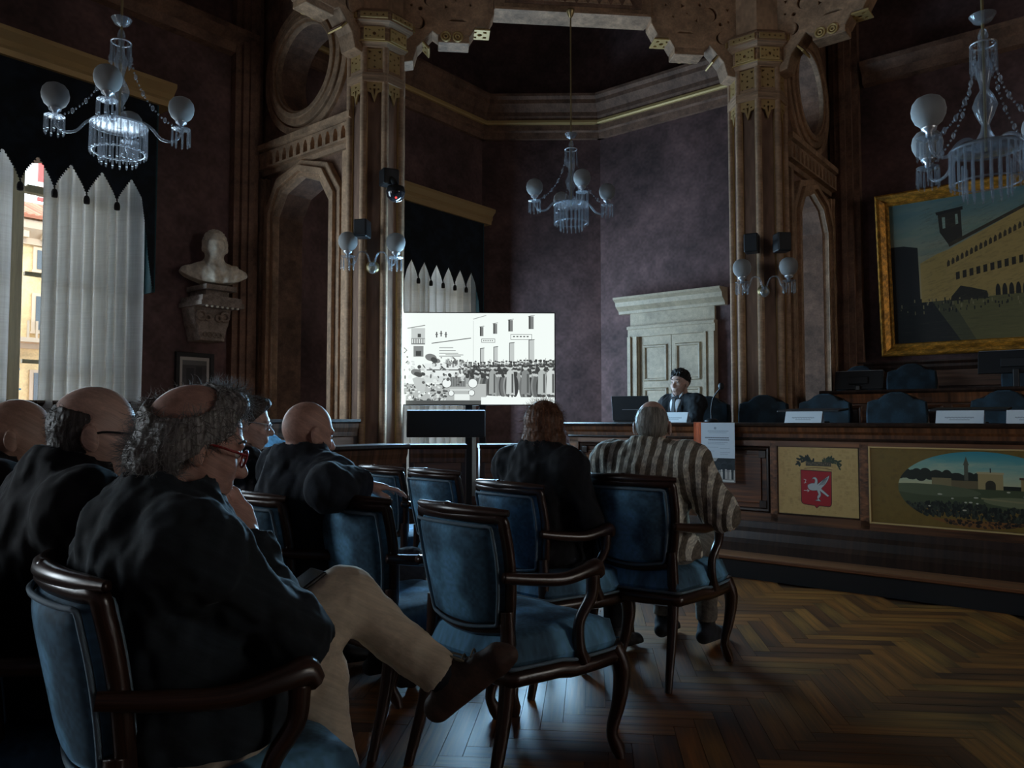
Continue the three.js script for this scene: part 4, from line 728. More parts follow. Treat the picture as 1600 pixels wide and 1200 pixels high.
    x.fillStyle = '#8a5a2a'; x.fillRect(100, 362, 840, 60); for (let i = 0; i < 130; i++) { x.fillStyle = ['#2a1c12', '#4a3220', '#1c1712'][i % 3]; x.beginPath(); x.ellipse(330 + r() * 460, 364 + r() * 30, 3 + r() * 7, 2 + r() * 6, r(), 0, 7); x.fill(); }
    x.restore();
  });
  const ov = part('landscape_panel', flat(1.42, 0.56), std({ map: oval, roughness: 0.45 }), g); ov.position.set(1.715, 0.755, F + 0.004); ov.userData.label = 'gilt panel painted with an oval landscape of walls and an arched gate';
  part('gilt_edge', frameGeo(1.42, 0.56, [[-0.004, 0.002], [0, 0.01], [0.008, 0.01], [0.01, 0]]).translate(1.715, 0.755, F + 0.002), M.gold, g);
}
{
  const g = thing('raised_desk', 'raised panelled wooden desk behind the long dais desk', 'desk', at3(O), TURN_R), F = -2.3, a0 = 0.1, a1 = 8, c = (a0 + a1) / 2, len = a1 - a0;
  part('front_board', bx(len, 1.12, 0.05, c, 0.95, F - 0.03), M.deskWood, g);
  part('desk_top', mould([[F - 0.5, 1.5], [F + 0.05, 1.5], [F + 0.07, 1.52], [F + 0.06, 1.54], [F - 0.5, 1.54]], len + 0.1).translate(c, 0, 0), M.deskDark, g);
  part('top_moulding', mould([[F - 0.02, 1.4], [F + 0.02, 1.41], [F + 0.03, 1.46], [F + 0.045, 1.5], [F - 0.02, 1.5]], len).translate(c, 0, 0), M.deskPanel, g);
  for (let x = a0 + 0.2; x < a1 - 0.2; x += 0.36) { part('square_panel', rbx(0.22, 0.3, 0.02, x, 1.2, F, 0.006), M.deskDark, g); part('panel_moulding', bead(0.28, 0.36, 0).translate(x, 1.2, F - 0.003), M.deskPanel, g); }
}

// ---------------------------------------------------------------- large painting on the dais wall
{
  const w = 2.9, h = 1.66, g = thing('large_painting', 'large gilt-framed painting of a medieval palace and square', 'painting', at3(plan(WR, 1.82, -0.06), 2.93), TURN_R);
  g.rotation.order = 'YXZ'; g.rotation.x = 0.1; g.position.add(V3(-sinA * 0.09, 0, cosA * 0.09));
  const t = canvasTex(1400, 820, (x, W, H) => {
    const sk = x.createLinearGradient(0, 0, 0, 470); sk.addColorStop(0, '#4f7276'); sk.addColorStop(0.55, '#8a8e78'); sk.addColorStop(1, '#b39a68'); x.fillStyle = sk; x.fillRect(0, 0, W, H);
    let q = 31; const r = () => { q = (q * 1664525 + 1013904223) >>> 0; return q / 4294967296; };
    for (let i = 0; i < 220; i++) { x.fillStyle = `rgba(${r() < 0.5 ? '190,176,130' : '70,96,100'},0.05)`; x.beginPath(); x.ellipse(r() * W, r() * 380, 60 + r() * 120, 8 + r() * 20, -0.1, 0, 7); x.fill(); }
    const poly = (c, p) => { x.fillStyle = c; x.beginPath(); p.forEach(([a, b], i) => i ? x.lineTo(a, b) : x.moveTo(a, b)); x.closePath(); x.fill(); };
    poly('#4d4a2e', [[0, 560], [W, 560], [W, H], [0, H]]); poly('#6a6238', [[300, 570], [W, 560], [W, H], [420, H]]); poly('#1c1a14', [[0, 560], [200, 560], [350, H], [0, H]]);
    poly('#211d18', [[0, 250], [80, 252], [150, 270], [154, 600], [0, 600]]);
    poly('#b08f4e', [[160, 360], [250, 315], [300, 300], [780, 60], [800, 570], [160, 580]]);
    poly('#4a4228', [[780, 55], [W, 90], [W, 590], [795, 590]]);
    poly('#2c2416', [[255, 90], [365, 82], [368, 250], [300, 270], [262, 200]]); poly('#17130c', [[245, 88], [375, 74], [375, 92], [250, 104]]); poly('#8fa08c', [[275, 120], [290, 119], [290, 180], [277, 182]]); poly('#8fa08c', [[338, 112], [350, 111], [352, 165], [339, 168]]);
    poly('#3a2e18', [[300, 268], [785, 48], [786, 64], [305, 286]]);
    for (let i = 0; i < 22; i++) { const tx = 290 + i * 22, ty = 395 - i * 10.5; poly('#3b2e18', [[tx, ty], [tx + 14, ty - 7], [tx + 14, ty - 30], [tx + 7, ty - 40], [tx, ty - 23]]); }
    for (let i = 0; i < 14; i++) { const tx = 330 + i * 32, ty = 470 - i * 6; poly('#2c2212', [[tx, ty], [tx + 18, ty - 4], [tx + 18, ty - 44], [tx, ty - 40]]); }
    for (let i = 0; i < 9; i++) { const tx = 520 + i * 30; x.fillStyle = '#1f190f'; x.beginPath(); x.ellipse(tx, 555, 11, 42, 0, Math.PI, 0); x.fill(); x.fillRect(tx - 11, 552, 22, 22); }
    poly('#2a2416', [[305, 560], [350, 505], [400, 520], [470, 545], [480, 585], [300, 585]]);
    for (let i = 0; i < 160; i++) { x.fillStyle = ['#14120d', '#28241a', '#8d7d54'][i % 3]; const px = r() * W, py = 560 + r() * 70; x.fillRect(px, py, 3 + r() * 4, 8 + r() * 14); }
    for (let i = 0; i < 700; i++) { x.fillStyle = `rgba(${r() < 0.5 ? '30,26,16' : '150,140,90'},0.06)`; x.fillRect(r() * W, 570 + r() * 250, 20 + r() * 60, 2 + r() * 6); }
    for (let i = 0; i < 2600; i++) { x.fillStyle = `rgba(${['40,32,18', '200,170,110', '90,80,50', '20,20,18'][i % 4]},0.07)`; x.save(); x.translate(160 + r() * (W - 160), 60 + r() * 540); x.rotate(-0.45 + r() * 0.3); x.fillRect(0, 0, 8 + r() * 40, 2 + r() * 7); x.restore(); }
  });
  part('canvas', bx(w, h, 0.02, 0, 0, 0.0), M.dark, g); part('painted_surface', flat(w, h).translate(0, 0, 0.012), std({ map: t, roughness: 0.55 }), g);
  part('gilt_frame', frameGeo(w, h, [[-0.03, 0.012], [-0.02, 0.035], [0.01, 0.03], [0.03, 0.045], [0.06, 0.07], [0.09, 0.08], [0.11, 0.06], [0.12, 0.0]]), std({ map: tone([196, 138, 52], 0.5, 401, { repeat: [3, 4], nx: 12, ny: 12 }), metalness: 0.45, roughness: 0.45 }), g);
}

// ---------------------------------------------------------------- council benches along the window wall and before the screen
function bench(name, label, p, turn, x0, x1, h, depth, base = 0) {
  const g = thing(name, label, 'bench', at3(p), turn), len = x1 - x0, c = (x0 + x1) / 2;
  part('front_board', bx(len, h - 0.06 - base, 0.04, c, base + (h - 0.06 - base) / 2, -0.02), M.bench, g);
  part('bench_top', mould([[-depth, h - 0.04], [0.03, h - 0.04], [0.045, h - 0.025], [0.04, h], [-depth, h]], len + 0.06).translate(c, 0, 0), M.deskDark, g);
  part('top_moulding', mould([[-0.01, h - 0.17], [0.012, h - 0.16], [0.016, h - 0.12], [0.03, h - 0.08], [0.035, h - 0.04], [-0.01, h - 0.04]], len + 0.02).translate(c, 0, 0), M.bench, g);
  part('plinth', bx(len + 0.02, 0.14, 0.06, c, base + 0.07, 0), M.deskDark, g);
  for (const x of [x0, x1]) { const e = extr(shapeOf([[0, base], [depth, base], [depth, h - 0.3], [depth * 0.8, h - 0.14], [depth * 0.95, h - 0.06], [depth * 0.9, h - 0.04], [0, h - 0.04]]), 0.04, 0.004); e.rotateY(Math.PI / 2); e.translate(x - 0.02, 0, 0); part('end_panel', e, M.deskDark, g); }
  const n = Math.max(1, Math.round(len / 1.1)), pw = len / n;
  for (let i = 0; i < n; i++) { const x = x0 + pw * (i + 0.5); part('panel_moulding', bead(pw - 0.18, h - base - 0.52, 0.0, 0.035).translate(x, base + (h - base) / 2 - 0.06, 0), M.deskDark, g); }
  return g;
}
const benchTurn = TURN_L;
bench('council_bench', 'front wooden council bench along the window side, its end by the gap to the screen', onWall(0, 2.93), benchTurn, -9, 1.9, 1.04, 0.3);
bench('council_bench', 'taller rear wooden council bench ending at the column with the camera', onWall(0, 1.95), benchTurn, -9, 2.18, 1.25, 0.3);
const baySlope = Math.atan2(CR[1] - CL[1], CR[0] - CL[0]);
bench('council_bench', 'short wooden bench in front of the screen shelf, beside the gap', [-0.91, 6.98], baySlope, 0, 0.47, 1.02, 0.3);
bench('council_bench', 'short wooden bench between the screen stand and the dais desk', [-0.27, 7.05], baySlope, 0, 0.78, 1.02, 0.3);

// ---------------------------------------------------------------- the screen on its stand
{
  const w = 1.665, h = 0.94, cx = -0.395, cy = 1.87, d = 7.86, turn = 0.03;
  const g = thing('television', 'large lit television showing a black-and-white street scene with a crowd', 'television', [cx, cy, -d], turn);
  const t = canvasTex(1280, 722, (x, W, H) => {
    x.fillStyle = '#eef6f2'; x.fillRect(0, 0, W, H);
    let q = 77; const r = () => { q = (q * 1664525 + 1013904223) >>> 0; return q / 4294967296; };
    const gl = (v0, v = 28 + v0 * 0.89) => `rgb(${v * 0.97 | 0},${v | 0},${v * 0.99 | 0})`, box = (a, b, c, e, v) => { x.fillStyle = gl(v); x.fillRect(a, b, c, e); }, line = (v, lw, ...p) => { x.strokeStyle = gl(v); x.lineWidth = lw; x.beginPath(); p.forEach(([a, b], i) => i ? x.lineTo(a, b) : x.moveTo(a, b)); x.stroke(); };
    // houses on the left
    line(110, 6, [120, 122], [258, 98]); box(150, 120, 108, 130, 196); box(200, 165, 26, 28, 50); box(150, 200, 108, 44, 130); for (let i = 0; i < 6; i++) box(156 + i * 18, 206, 8, 34, 225); line(60, 5, [150, 246], [258, 246]); box(168, 262, 78, 84, 120); box(186, 300, 42, 40, 40);
    for (const [a, b] of [[345, 150], [380, 142], [418, 150]]) { box(a, b, 9, 44, 50); box(a - 6, b + 16, 20, 8, 90); }
    line(70, 6, [310, 240], [620, 198]); for (let i = 0; i < 4; i++) line(120, 5, [370, 275 + i * 22], [480 + i * 20, 275 + i * 22]); line(90, 5, [420, 330], [560, 332]);
    // big house on the right
    line(150, 5, [636, 48], [740, 18]); box(636, 60, 3, 360, 190);
    for (const [a, b, s] of [[690, 110, 1], [795, 84, 1.1], [915, 54, 1.25], [1076, 24, 1.4]]) { box(a, b, 28 * s, 72 * s, 110); box(a, b, 10 * s, 72 * s, 50); line(60, 4, [a - 4, b], [a + 34 * s, b - 8]); }
    x.strokeStyle = gl(120); x.lineWidth = 4; x.strokeRect(704, 204, 104, 28); x.strokeRect(934, 168, 166, 40); for (let i = 0; i < 5; i++) { box(716 + i * 17, 214, 9, 7, 70); box(952 + i * 27, 180, 15, 9, 60); }
    for (const [a, b, s] of [[694, 280, 1], [800, 268, 1.05], [924, 236, 1.25], [1078, 212, 1.4]]) { box(a, b, 30 * s, 130 * s, 190); line(60, 5, [a, b + 140 * s], [a, b], [a + 32 * s, b - 4]); }
    // crowd
    for (let row = 0; row < 4; row++) for (let i = 0; i < 40; i++) {
      const px = 560 + i * 18.5 + r() * 14, py = 388 + row * 34 + r() * 16 - (px - 560) * 0.02, s = 0.8 + row * 0.34 + (px - 560) / 1500, v = 40 + r() * 120;
      if (row > 1 && r() < 0.25) continue;
      x.fillStyle = gl(v); x.beginPath(); x.ellipse(px, py + 44 * s, 13 * s, 40 * s, 0, 0, 7); x.fill(); x.fillStyle = gl(r() < 0.5 ? 40 : 190); x.beginPath(); x.ellipse(px, py, 8 * s, 9 * s, 0, 0, 7); x.fill(); x.fillStyle = gl(45); x.beginPath(); x.ellipse(px, py - 6 * s, 9 * s, 5 * s, 0, 0, 7); x.fill();
      if (row < 2 && r() < 0.35) line(130, 4, [px + 6, py + 12], [px + 12, py - 26]);
    }
    for (const [px, s, v] of [[790, 1.1, 150], [930, 1.25, 190], [1050, 1.35, 120], [1180, 1.3, 170], [1250, 1.35, 205]]) { x.fillStyle = gl(v); x.beginPath(); x.moveTo(px - 26 * s, 640); x.lineTo(px - 22 * s, 470); x.quadraticCurveTo(px, 425, px + 22 * s, 470); x.lineTo(px + 30 * s, 650); x.fill(); x.fillStyle = gl(70); x.fillRect(px + 8 * s, 480, 12 * s, 150); x.fillStyle = gl(200); x.beginPath(); x.arc(px, 430, 15 * s, 0, 7); x.fill(); x.fillStyle = gl(50); x.beginPath(); x.ellipse(px, 421, 16 * s, 7 * s, 0, 0, 7); x.fill(); box(px - 14 * s, 640, 8 * s, 26, 60); box(px + 8 * s, 644, 8 * s, 24, 60); }
    // vehicles, left
    box(0, 560, 740, 162, 175); for (let i = 0; i < 150; i++) { const v = r() < 0.5 ? 30 + r() * 60 : 200 + r() * 50; x.fillStyle = gl(v); x.beginPath(); x.ellipse(r() * 430, 560 + r() * 150, 3 + r() * 13, 3 + r() * 11, r() * 1.2 - 0.6, 0, 7); x.fill(); } box(110, 690, 620, 32, 60); box(700, 664, 580, 58, 244); x.fillStyle = gl(244); x.beginPath(); x.moveTo(735, 722); x.lineTo(745, 650); x.lineTo(1280, 690); x.lineTo(1280, 722); x.fill();
    box(255, 400, 310, 110, 232); box(272, 446, 270, 8, 60); box(240, 500, 330, 50, 214); box(455, 505, 125, 78, 120); for (let i = 0; i < 6; i++) box(462 + i * 20, 508, 6, 70, 80);
    for (const [a, b, c] of [[430, 555, 36], [635, 555, 36], [465, 634, 22], [626, 630, 24]]) { x.fillStyle = gl(240); x.beginPath(); x.arc(a, b, c, 0, 7); x.fill(); x.lineWidth = 4; x.strokeStyle = gl(70); x.stroke(); }
    box(490, 640, 120, 48, 235); box(455, 600, 160, 14, 210); x.fillStyle = gl(190); x.beginPath(); x.moveTo(160, 520); x.quadraticCurveTo(250, 470, 268, 560); x.lineTo(250, 640); x.lineTo(190, 600); x.fill();
    box(0, 640, 110, 80, 242); box(0, 480, 90, 26, 70); box(10, 530, 90, 16, 215); for (let i = 0; i < 130; i++) { const v = r() < 0.55 ? 40 + r() * 70 : 170 + r() * 70; x.fillStyle = gl(v); x.beginPath(); x.ellipse(r() * 560 + 10, 250 + r() * 170 + (r() < 0.5 ? 150 : 90), 4 + r() * 16, 3 + r() * 12, r() * 3, 0, 7); x.fill(); }
    x.fillStyle = gl(110); for (const [a, b, c] of [[190, 470, 42], [305, 352, 46], [350, 378, 30]]) { x.beginPath(); x.ellipse(a, b, c, c * 0.62, 0.2, 0, 7); x.fill(); } x.fillStyle = gl(50); x.beginPath(); x.ellipse(330, 372, 28, 20, 0.5, 0, 7); x.fill(); x.beginPath(); x.ellipse(206, 486, 34, 18, 0.3, 0, 7); x.fill();
    x.save(); x.translate(96, 296); x.rotate(0.785); x.strokeStyle = gl(70); x.lineWidth = 5; x.strokeRect(-14, -14, 28, 28); x.restore();
    for (let i = 0; i < 30; i++) { box(420 + r() * 130, 360 + r() * 46, 6 + r() * 12, 10 + r() * 26, 60 + r() * 120); }
  });
  part('bezel', rbx(w + 0.02, h + 0.02, 0.05, 0, 0, -0.028, 0.006), M.blackPlastic, g);
  part('screen', flat(w, h).translate(0, 0, 0.0005), std({ color: L(0.01, 0.01, 0.01), roughness: 0.35, emissive: L(1, 1, 1), emissiveMap: t, emissiveIntensity: 0.85 }), g);
  const light = new THREE.RectAreaLight(new THREE.Color(0.38, 0.7, 1.0), 34, w, h); light.name = 'screen_light'; light.position.set(cx + Math.sin(turn) * 0.02, cy, -d + 0.02); light.lookAt(cx + Math.sin(turn) * 4, cy, -d + 4); scene.add(light);
  const s = thing('screen_stand', 'black wheeled stand with a shelf box under the television', 'stand', [cx, 0, -d - 0.06], turn);
  for (const x of [-0.05, 0.09]) part('post', rbx(0.07, 1.75, 0.06, x, 0.95, 0, 0.006), M.blackPlastic, s);
  part('mount_plate', rbx(0.6, 0.4, 0.04, 0, 1.85, -0.005, 0.006), M.blackPlastic, s);
  part('shelf_box', rbx(0.78, 0.27, 0.36, -0.27, 1.205, 0.1, 0.01), M.blackPlastic, s);
  part('base', [rbx(0.9, 0.06, 0.08, 0, 0.1, 0, 0.01), rbx(0.08, 0.06, 0.62, -0.4, 0.1, 0.1, 0.01), rbx(0.08, 0.06, 0.62, 0.4, 0.1, 0.1, 0.01)], M.blackPlastic, s);
  for (const x of [-0.4, 0.4]) for (const z of [-0.18, 0.38]) part('caster', new THREE.CylinderGeometry(0.04, 0.04, 0.03, 14).rotateZ(Math.PI / 2).translate(x, 0.04, z), M.dark, s);
}

// ---------------------------------------------------------------- things on the desks
function nameCard(a, b, y, w, turn, label) {
  const g = thing('name_card', label, 'name card', DA(a, b, y), TURN_R + turn, 'folded name cards on the dais desk');
  const t = canvasTex(256, 80, (x, W, H) => { x.fillStyle = '#dfe3e6'; x.fillRect(0, 0, W, H); x.fillStyle = '#8d949a'; for (let i = 0; i < 26; i++) x.fillRect(50 + i * 6, 40 + (i * 7 % 3), 4, 7); for (let i = 0; i < 18; i++) x.fillRect(75 + i * 6, 56, 4, 4); });
  const f = part('front_leaf', bx(w, 0.1, 0.003), std({ map: null, color: L(0.72, 0.74, 0.76), roughness: 0.8 }), g); f.position.set(0, 0.046, 0.03); f.rotation.x = -0.42;
  const p = part('print', flat(w, 0.1), std({ map: t, roughness: 0.8 }), g); p.position.set(0, 0.0468, 0.032); p.rotation.x = -0.42;
  const k = part('back_leaf', bx(w, 0.1, 0.003), M.paper, g); k.position.set(0, 0.046, -0.012); k.rotation.x = 0.42;
}
nameCard(-0.64, -0.4, 1.22, 0.27, 0, 'white folded name card in front of the speaker in the suit');
nameCard(0.5, -0.42, 1.22, 0.29, 0, 'white folded name card above the coat of arms panel');
nameCard(1.6, -0.42, 1.22, 0.3, 0, 'white folded name card above the middle of the oval landscape');
nameCard(2.02, -0.36, 1.22, 0.26, 0, 'white folded name card further along the dais desk past the oval landscape middle');
function flatMonitor(a, b, y, label) {
  const g = thing('desk_monitor', label, 'monitor', DA(a, b, y), TURN_R, 'flat monitors on the dais desk');
  const s = part('panel', rbx(0.5, 0.016, 0.28, 0, 0.105, 0, 0.004), M.blackPlastic, g); s.rotation.x = 0.06;
  part('bright_edge', bx(0.5, 0.008, 0.006, 0, 0.097, 0.141), M.silver, g);
  part('stand', [rbx(0.05, 0.1, 0.03, 0.0, 0.05, -0.05, 0.006), rbx(0.2, 0.012, 0.14, 0, 0.006, -0.05, 0.004)], M.blackPlastic, g);
}
flatMonitor(0.47, -0.72, 1.22, 'flat folded monitor with a bright edge above the coat of arms');
flatMonitor(1.62, -0.72, 1.22, 'flat folded monitor with a bright edge above the oval landscape');
function screenBack(a, b, y, w, h, tilt, label, name = 'desk_monitor', pole = 0) {
  const g = thing(name, label, 'monitor', DA(a, b, y), TURN_R);
  const s = part('panel', rbx(w, h, 0.03, 0, h / 2, 0, 0.008), M.blackPlastic, g); s.position.y = 0.02 + pole; s.rotation.x = tilt;
  part('top_edge', bx(w - 0.02, 0.006, 0.02, 0, h + 0.001, 0), M.silver, s);
  part('back_cover', rbx(w * 0.4, h * 0.4, 0.03, 0, h * 0.45, 0.025, 0.01), M.dark, s);
  part('stand', [rbx(0.05, 0.06 + pole, 0.04, 0, 0.03 + pole / 2, 0.02, 0.008), rbx(0.24, 0.014, 0.18, 0, 0.007, 0, 0.005)], M.blackPlastic, g);
}
screenBack(0.33, -2.62, 1.54, 0.48, 0.2, -0.25, 'dark monitor with bright top edge on the raised desk before a teal chair');
screenBack(1.72, -2.62, 1.54, 0.62, 0.22, -0.2, 'wide dark monitor on a short post under the large painting', 'desk_monitor', 0.12);
{
  const g = thing('laptop', 'open black laptop on the dais desk beside the speaker', 'laptop', DA(-1.2, -0.6, 1.22), TURN_R + 0.2);
  part('base', rbx(0.36, 0.018, 0.25, 0, 0.009, -0.1, 0.005), M.blackPlastic, g);
  const s = part('lid', rbx(0.37, 0.24, 0.012, 0, 0.12, 0, 0.005), M.blackPlastic, g); s.position.set(0, 0.015, 0.03); s.rotation.x = 0.16;
  part('lid_stripe', bx(0.16, 0.004, 0.002, 0, 0.11, 0.007), M.silver, s);
  const m = thing('gooseneck_microphone', 'black gooseneck microphone on the desk in front of the speaker', 'microphone', DA(-0.36, -0.55, 1.22), TURN_R);
  part('base', lathe([[0, 0], [0.06, 0], [0.06, 0.02], [0.03, 0.035], [0, 0.035]], 16), M.blackPlastic, m);
  part('neck', sweep([[0, 0.03, 0], [0, 0.13, 0], [0.03, 0.22, 0.02], [0.1, 0.3, 0.04]], [0.006], { steps: 18 }), M.dark, m);
  part('capsule', new THREE.SphereGeometry(0.026, 12, 10).scale(1, 1.2, 1).translate(0.115, 0.32, 0.045), M.dark, m);
}
{
  const F = -0.35 + 0.085, t = canvasTex(300, 500, (x, W, H) => {
    x.fillStyle = '#cfd5dc'; x.fillRect(0, 0, W, H); x.fillStyle = '#9aa2ac';
    x.beginPath(); x.arc(128, 46, 11, 0, 7); x.fill(); const row = (y, a, b, h, c) => { x.fillStyle = c; for (let i = a; i < b; i += 9) x.fillRect(i, y, 7, h); };
    row(68, 60, 246, 5, '#8c95a0'); row(82, 70, 225, 4, '#9aa2ac'); row(122, 35, 250, 9, '#4d535c'); row(140, 66, 250, 9, '#4d535c'); row(164, 60, 240, 4, '#8c95a0'); row(178, 60, 210, 4, '#8c95a0'); row(206, 30, 150, 4, '#9aa2ac'); row(214, 170, 260, 4, '#9aa2ac'); row(238, 30, 120, 4, '#9aa2ac'); row(248, 170, 260, 4, '#8c95a0'); row(262, 170, 240, 4, '#9aa2ac');
    x.fillStyle = '#0f1418'; x.fillRect(0, 298, W, 202); x.fillStyle = '#a9a49c'; x.beginPath(); x.moveTo(40, 298); x.lineTo(150, 298); x.lineTo(120, 340); x.lineTo(60, 350); x.fill();
    let q = 3; const r = () => { q = (q * 1664525 + 1013904223) >>> 0; return q / 4294967296; };
    for (let i = 0; i < 60; i++) { x.fillStyle = ['#161b1f', '#20262a', '#0c1013'][i % 3]; x.beginPath(); x.arc(60 + r() * 240, 330 + r() * 50, 10 + r() * 18, 0, 7); x.fill(); }
    for (let i = 0; i < 15; i++) { const px = 30 + i * 19, py = 400 + r() * 20; x.fillStyle = ['#c3bab0', '#25292c', '#b5aca4', '#8d8680'][i % 4]; x.fillRect(px - 9, py, 19, 66); x.beginPath(); x.arc(px, py - 9, 9, 0, 7); x.fill(); }
    x.fillStyle = '#9b968f'; x.fillRect(0, 474, W, 26); x.fillStyle = '#d8d4cc'; x.fillRect(150, 482, 140, 10);
  });
  const g = thing('poster', 'white printed notice with a black-and-white group photograph hanging from the dais desk', 'poster', DA(-0.175, F, 0.97), TURN_R);
  part('sheet', bx(0.3, 0.5, 0.003, 0, 0, 0), M.paper, g); part('print', flat(0.3, 0.5).translate(0, 0, 0.0022), std({ map: t, roughness: 0.7 }), g);
  const o = thing('orange_cloth', 'narrow orange cloth strip hanging beside the poster', 'cloth', DA(-0.36, F - 0.004, 0.975), TURN_R);
  part('hanging_strip', (() => { const b = new THREE.BoxGeometry(0.075, 0.49, 0.004, 4, 12, 1), p = b.attributes.position; for (let i = 0; i < p.count; i++) p.setZ(i, p.getZ(i) + 0.004 * Math.sin(p.getX(i) * 60)); b.computeVertexNormals(); return b; })(), std({ map: tone([186, 84, 38], 0.25, 411), roughness: 0.85 }), o);
  part('top_fold', bx(0.075, 0.004, 0.14, 0, 0.249, -0.07), std({ color: L(0.42, 0.1, 0.03), roughness: 0.85 }), o);
}
// ---------------------------------------------------------------- upholstered armchairs (front towards -z)
const legPair = (fn) => [-1, 1].map(fn);
function makeArmchair() {
  const g = new THREE.Group(); g.name = 'armchair';
  const tilt = -0.2, bw0 = 0.35, bw1 = 0.42, bh = 0.36, bend = -1.1;                            // back: bottom and top width, height
  const seatG = pillow(0.48, 0.6, 0.53, 0.17, { round: 0.72, puff: 0.42, n: 18 }); seatG.rotateX(-Math.PI / 2); seatG.translate(0, 0.425, -0.025);
  { const p = seatG.attributes.position; for (let i = 0; i < p.count; i++) { const x = p.getX(i), z = p.getZ(i), y = p.getY(i); if (y > 0.43) p.setY(i, y + 0.004 * noise3(x * 9, 0, z * 9)); } seatG.computeVertexNormals(); }
  const seat = part('seat', seatG, M.velvet, g);
  const outl = (grow, y) => pillowOutline(0.48, 0.6, 0.53, { round: 0.72, grow }).map(([x, yy]) => [x, y + 0.012 * Math.cos(x * 9) * (-yy > 0 ? 0 : 1), -yy - 0.025]);
  part('seat_piping', sweep(outl(0.004, 0.408), [0.007], { closed: true, steps: 80, seg: 6 }), M.piping, seat);
  part('seat_rail', sweep(outl(-0.008, 0.375), [0.03], { closed: true, steps: 80, seg: 8, flat: 0.75 }), M.chairWood, g);
  const place = (geo) => { geo.rotateX(-tilt * 1); geo.rotateY(0); geo.translate(0, 0.695, 0.255); return geo; };
  const back = part('backrest', place(pillow(bw0, bw1, bh, 0.075, { round: 0.7, bend, puff: 0.4, n: 18 })), M.velvet, g);
  for (const z of [0.03, -0.03]) part('back_piping', place(sweep(pillowOutline(bw0, bw1, bh, { round: 0.7, bend, grow: -0.004 }).map(([x, y, q]) => [x, y, q + z]), [0.0065], { closed: true, steps: 90, seg: 6 })), M.piping, back);
  const frame = part('back_frame', place(sweep(pillowOutline(bw0, bw1, bh, { round: 0.7, bend, grow: 0.016 }), [0.02], { closed: true, steps: 90, seg: 8 })), M.chairWood, g);
  const top = (x) => [x, bh / 2 + 0.018 + 0.016 * Math.cos(x * 6.5), bend * x * x];
  part('crest_rail', place(sweep([-0.23, -0.17, -0.09, 0, 0.09, 0.17, 0.23].map(top), [0.012, 0.018, 0.02, 0.023, 0.02, 0.018, 0.012], { steps: 36 })), M.chairWood, frame);
  part('carving', place(merge([[-0.06, 0.0, 0.011], [-0.035, 0.012, 0.012], [0, 0.018, 0.015], [0.035, 0.012, 0.012], [0.06, 0.0, 0.011], [-0.015, 0.004, 0.014], [0.015, 0.004, 0.014]].map(([x, y, r]) => new THREE.SphereGeometry(r, 10, 8).scale(1.2, 0.8, 1).translate(x, bh / 2 + 0.034 + y * 0.7, 0)))), M.chairWood, frame);
  for (const s of [-1, 1]) {
    part('leg', sweep([[s * 0.19, 0.58, 0.205], [s * 0.195, 0.42, 0.205], [s * 0.2, 0.24, 0.23], [s * 0.21, 0.0, 0.3]], [0.024, 0.027, 0.024, 0.017], { steps: 18 }), M.chairWood, g);
    part('leg', sweep([[s * 0.262, 0.4, -0.245], [s * 0.28, 0.32, -0.272], [s * 0.27, 0.2, -0.268], [s * 0.252, 0.09, -0.25], [s * 0.262, 0.035, -0.268], [s * 0.268, 0.0, -0.278]], [0.034, 0.034, 0.026, 0.02, 0.026, 0.017], { steps: 24 }), M.chairWood, g);
    const arm = part('arm', sweep([[s * 0.222, 0.7, 0.25], [s * 0.25, 0.685, 0.15], [s * 0.28, 0.675, 0.03], [s * 0.292, 0.69, -0.07], [s * 0.292, 0.695, -0.115], [s * 0.29, 0.67, -0.14]], [0.018, 0.021, 0.023, 0.026, 0.032, 0.022], { steps: 30 }), M.chairWood, g);
    part('arm_support', sweep([[s * 0.29, 0.67, -0.105], [s * 0.286, 0.6, -0.1], [s * 0.272, 0.52, -0.055], [s * 0.275, 0.43, -0.05], [s * 0.276, 0.385, -0.07]], [0.024, 0.021, 0.019, 0.022, 0.026], { steps: 22 }), M.chairWood, arm);
  }
  return g;
}
const chairProto = makeArmchair();
const CHS = 1.04;
function armchair(p, az, label, scale = CHS, rows = 'blue velvet armchairs of the audience') {
  const c = chairProto.clone(); c.name = numbered('armchair'); c.position.set(p[0], 0, -p[1]); c.rotation.y = faceAz(az); c.scale.setScalar(scale); c.userData = { label, category: 'armchair', group: rows }; scene.add(c); return c;
}
armchair([-0.72, 1.79], 50, 'blue velvet armchair under the man in the dark sweater and beige trousers');
armchair([-1.13, 1.99], 46, 'blue velvet armchair under the balding man with black-rimmed glasses');
armchair([-1.62, 2.47], 44, 'blue velvet armchair under the bald man beside the window curtain');
armchair([0.0, 2.9], 46, 'empty blue velvet armchair with its arm towards the open parquet');
armchair([-0.46, 3.25], 43, 'empty blue velvet armchair next to the man with the shaved head');
armchair([-0.89, 3.37], 43, 'blue velvet armchair under the man with the shaved head');
armchair([-1.36, 3.75], 43, 'blue velvet armchair under the dark-haired man in the shiny jacket');
armchair([0.17, 3.86], 48, 'blue velvet armchair under the woman with brown hair');
armchair([0.72, 3.96], 36, 'blue velvet armchair under the man in the striped sweater', 1.07);
armchair([-0.29, 4.77], 45, 'empty blue velvet armchair in front of the screen stand');
armchair([-0.66, 5.1], 45, 'empty blue velvet armchair by the end of the front council bench');

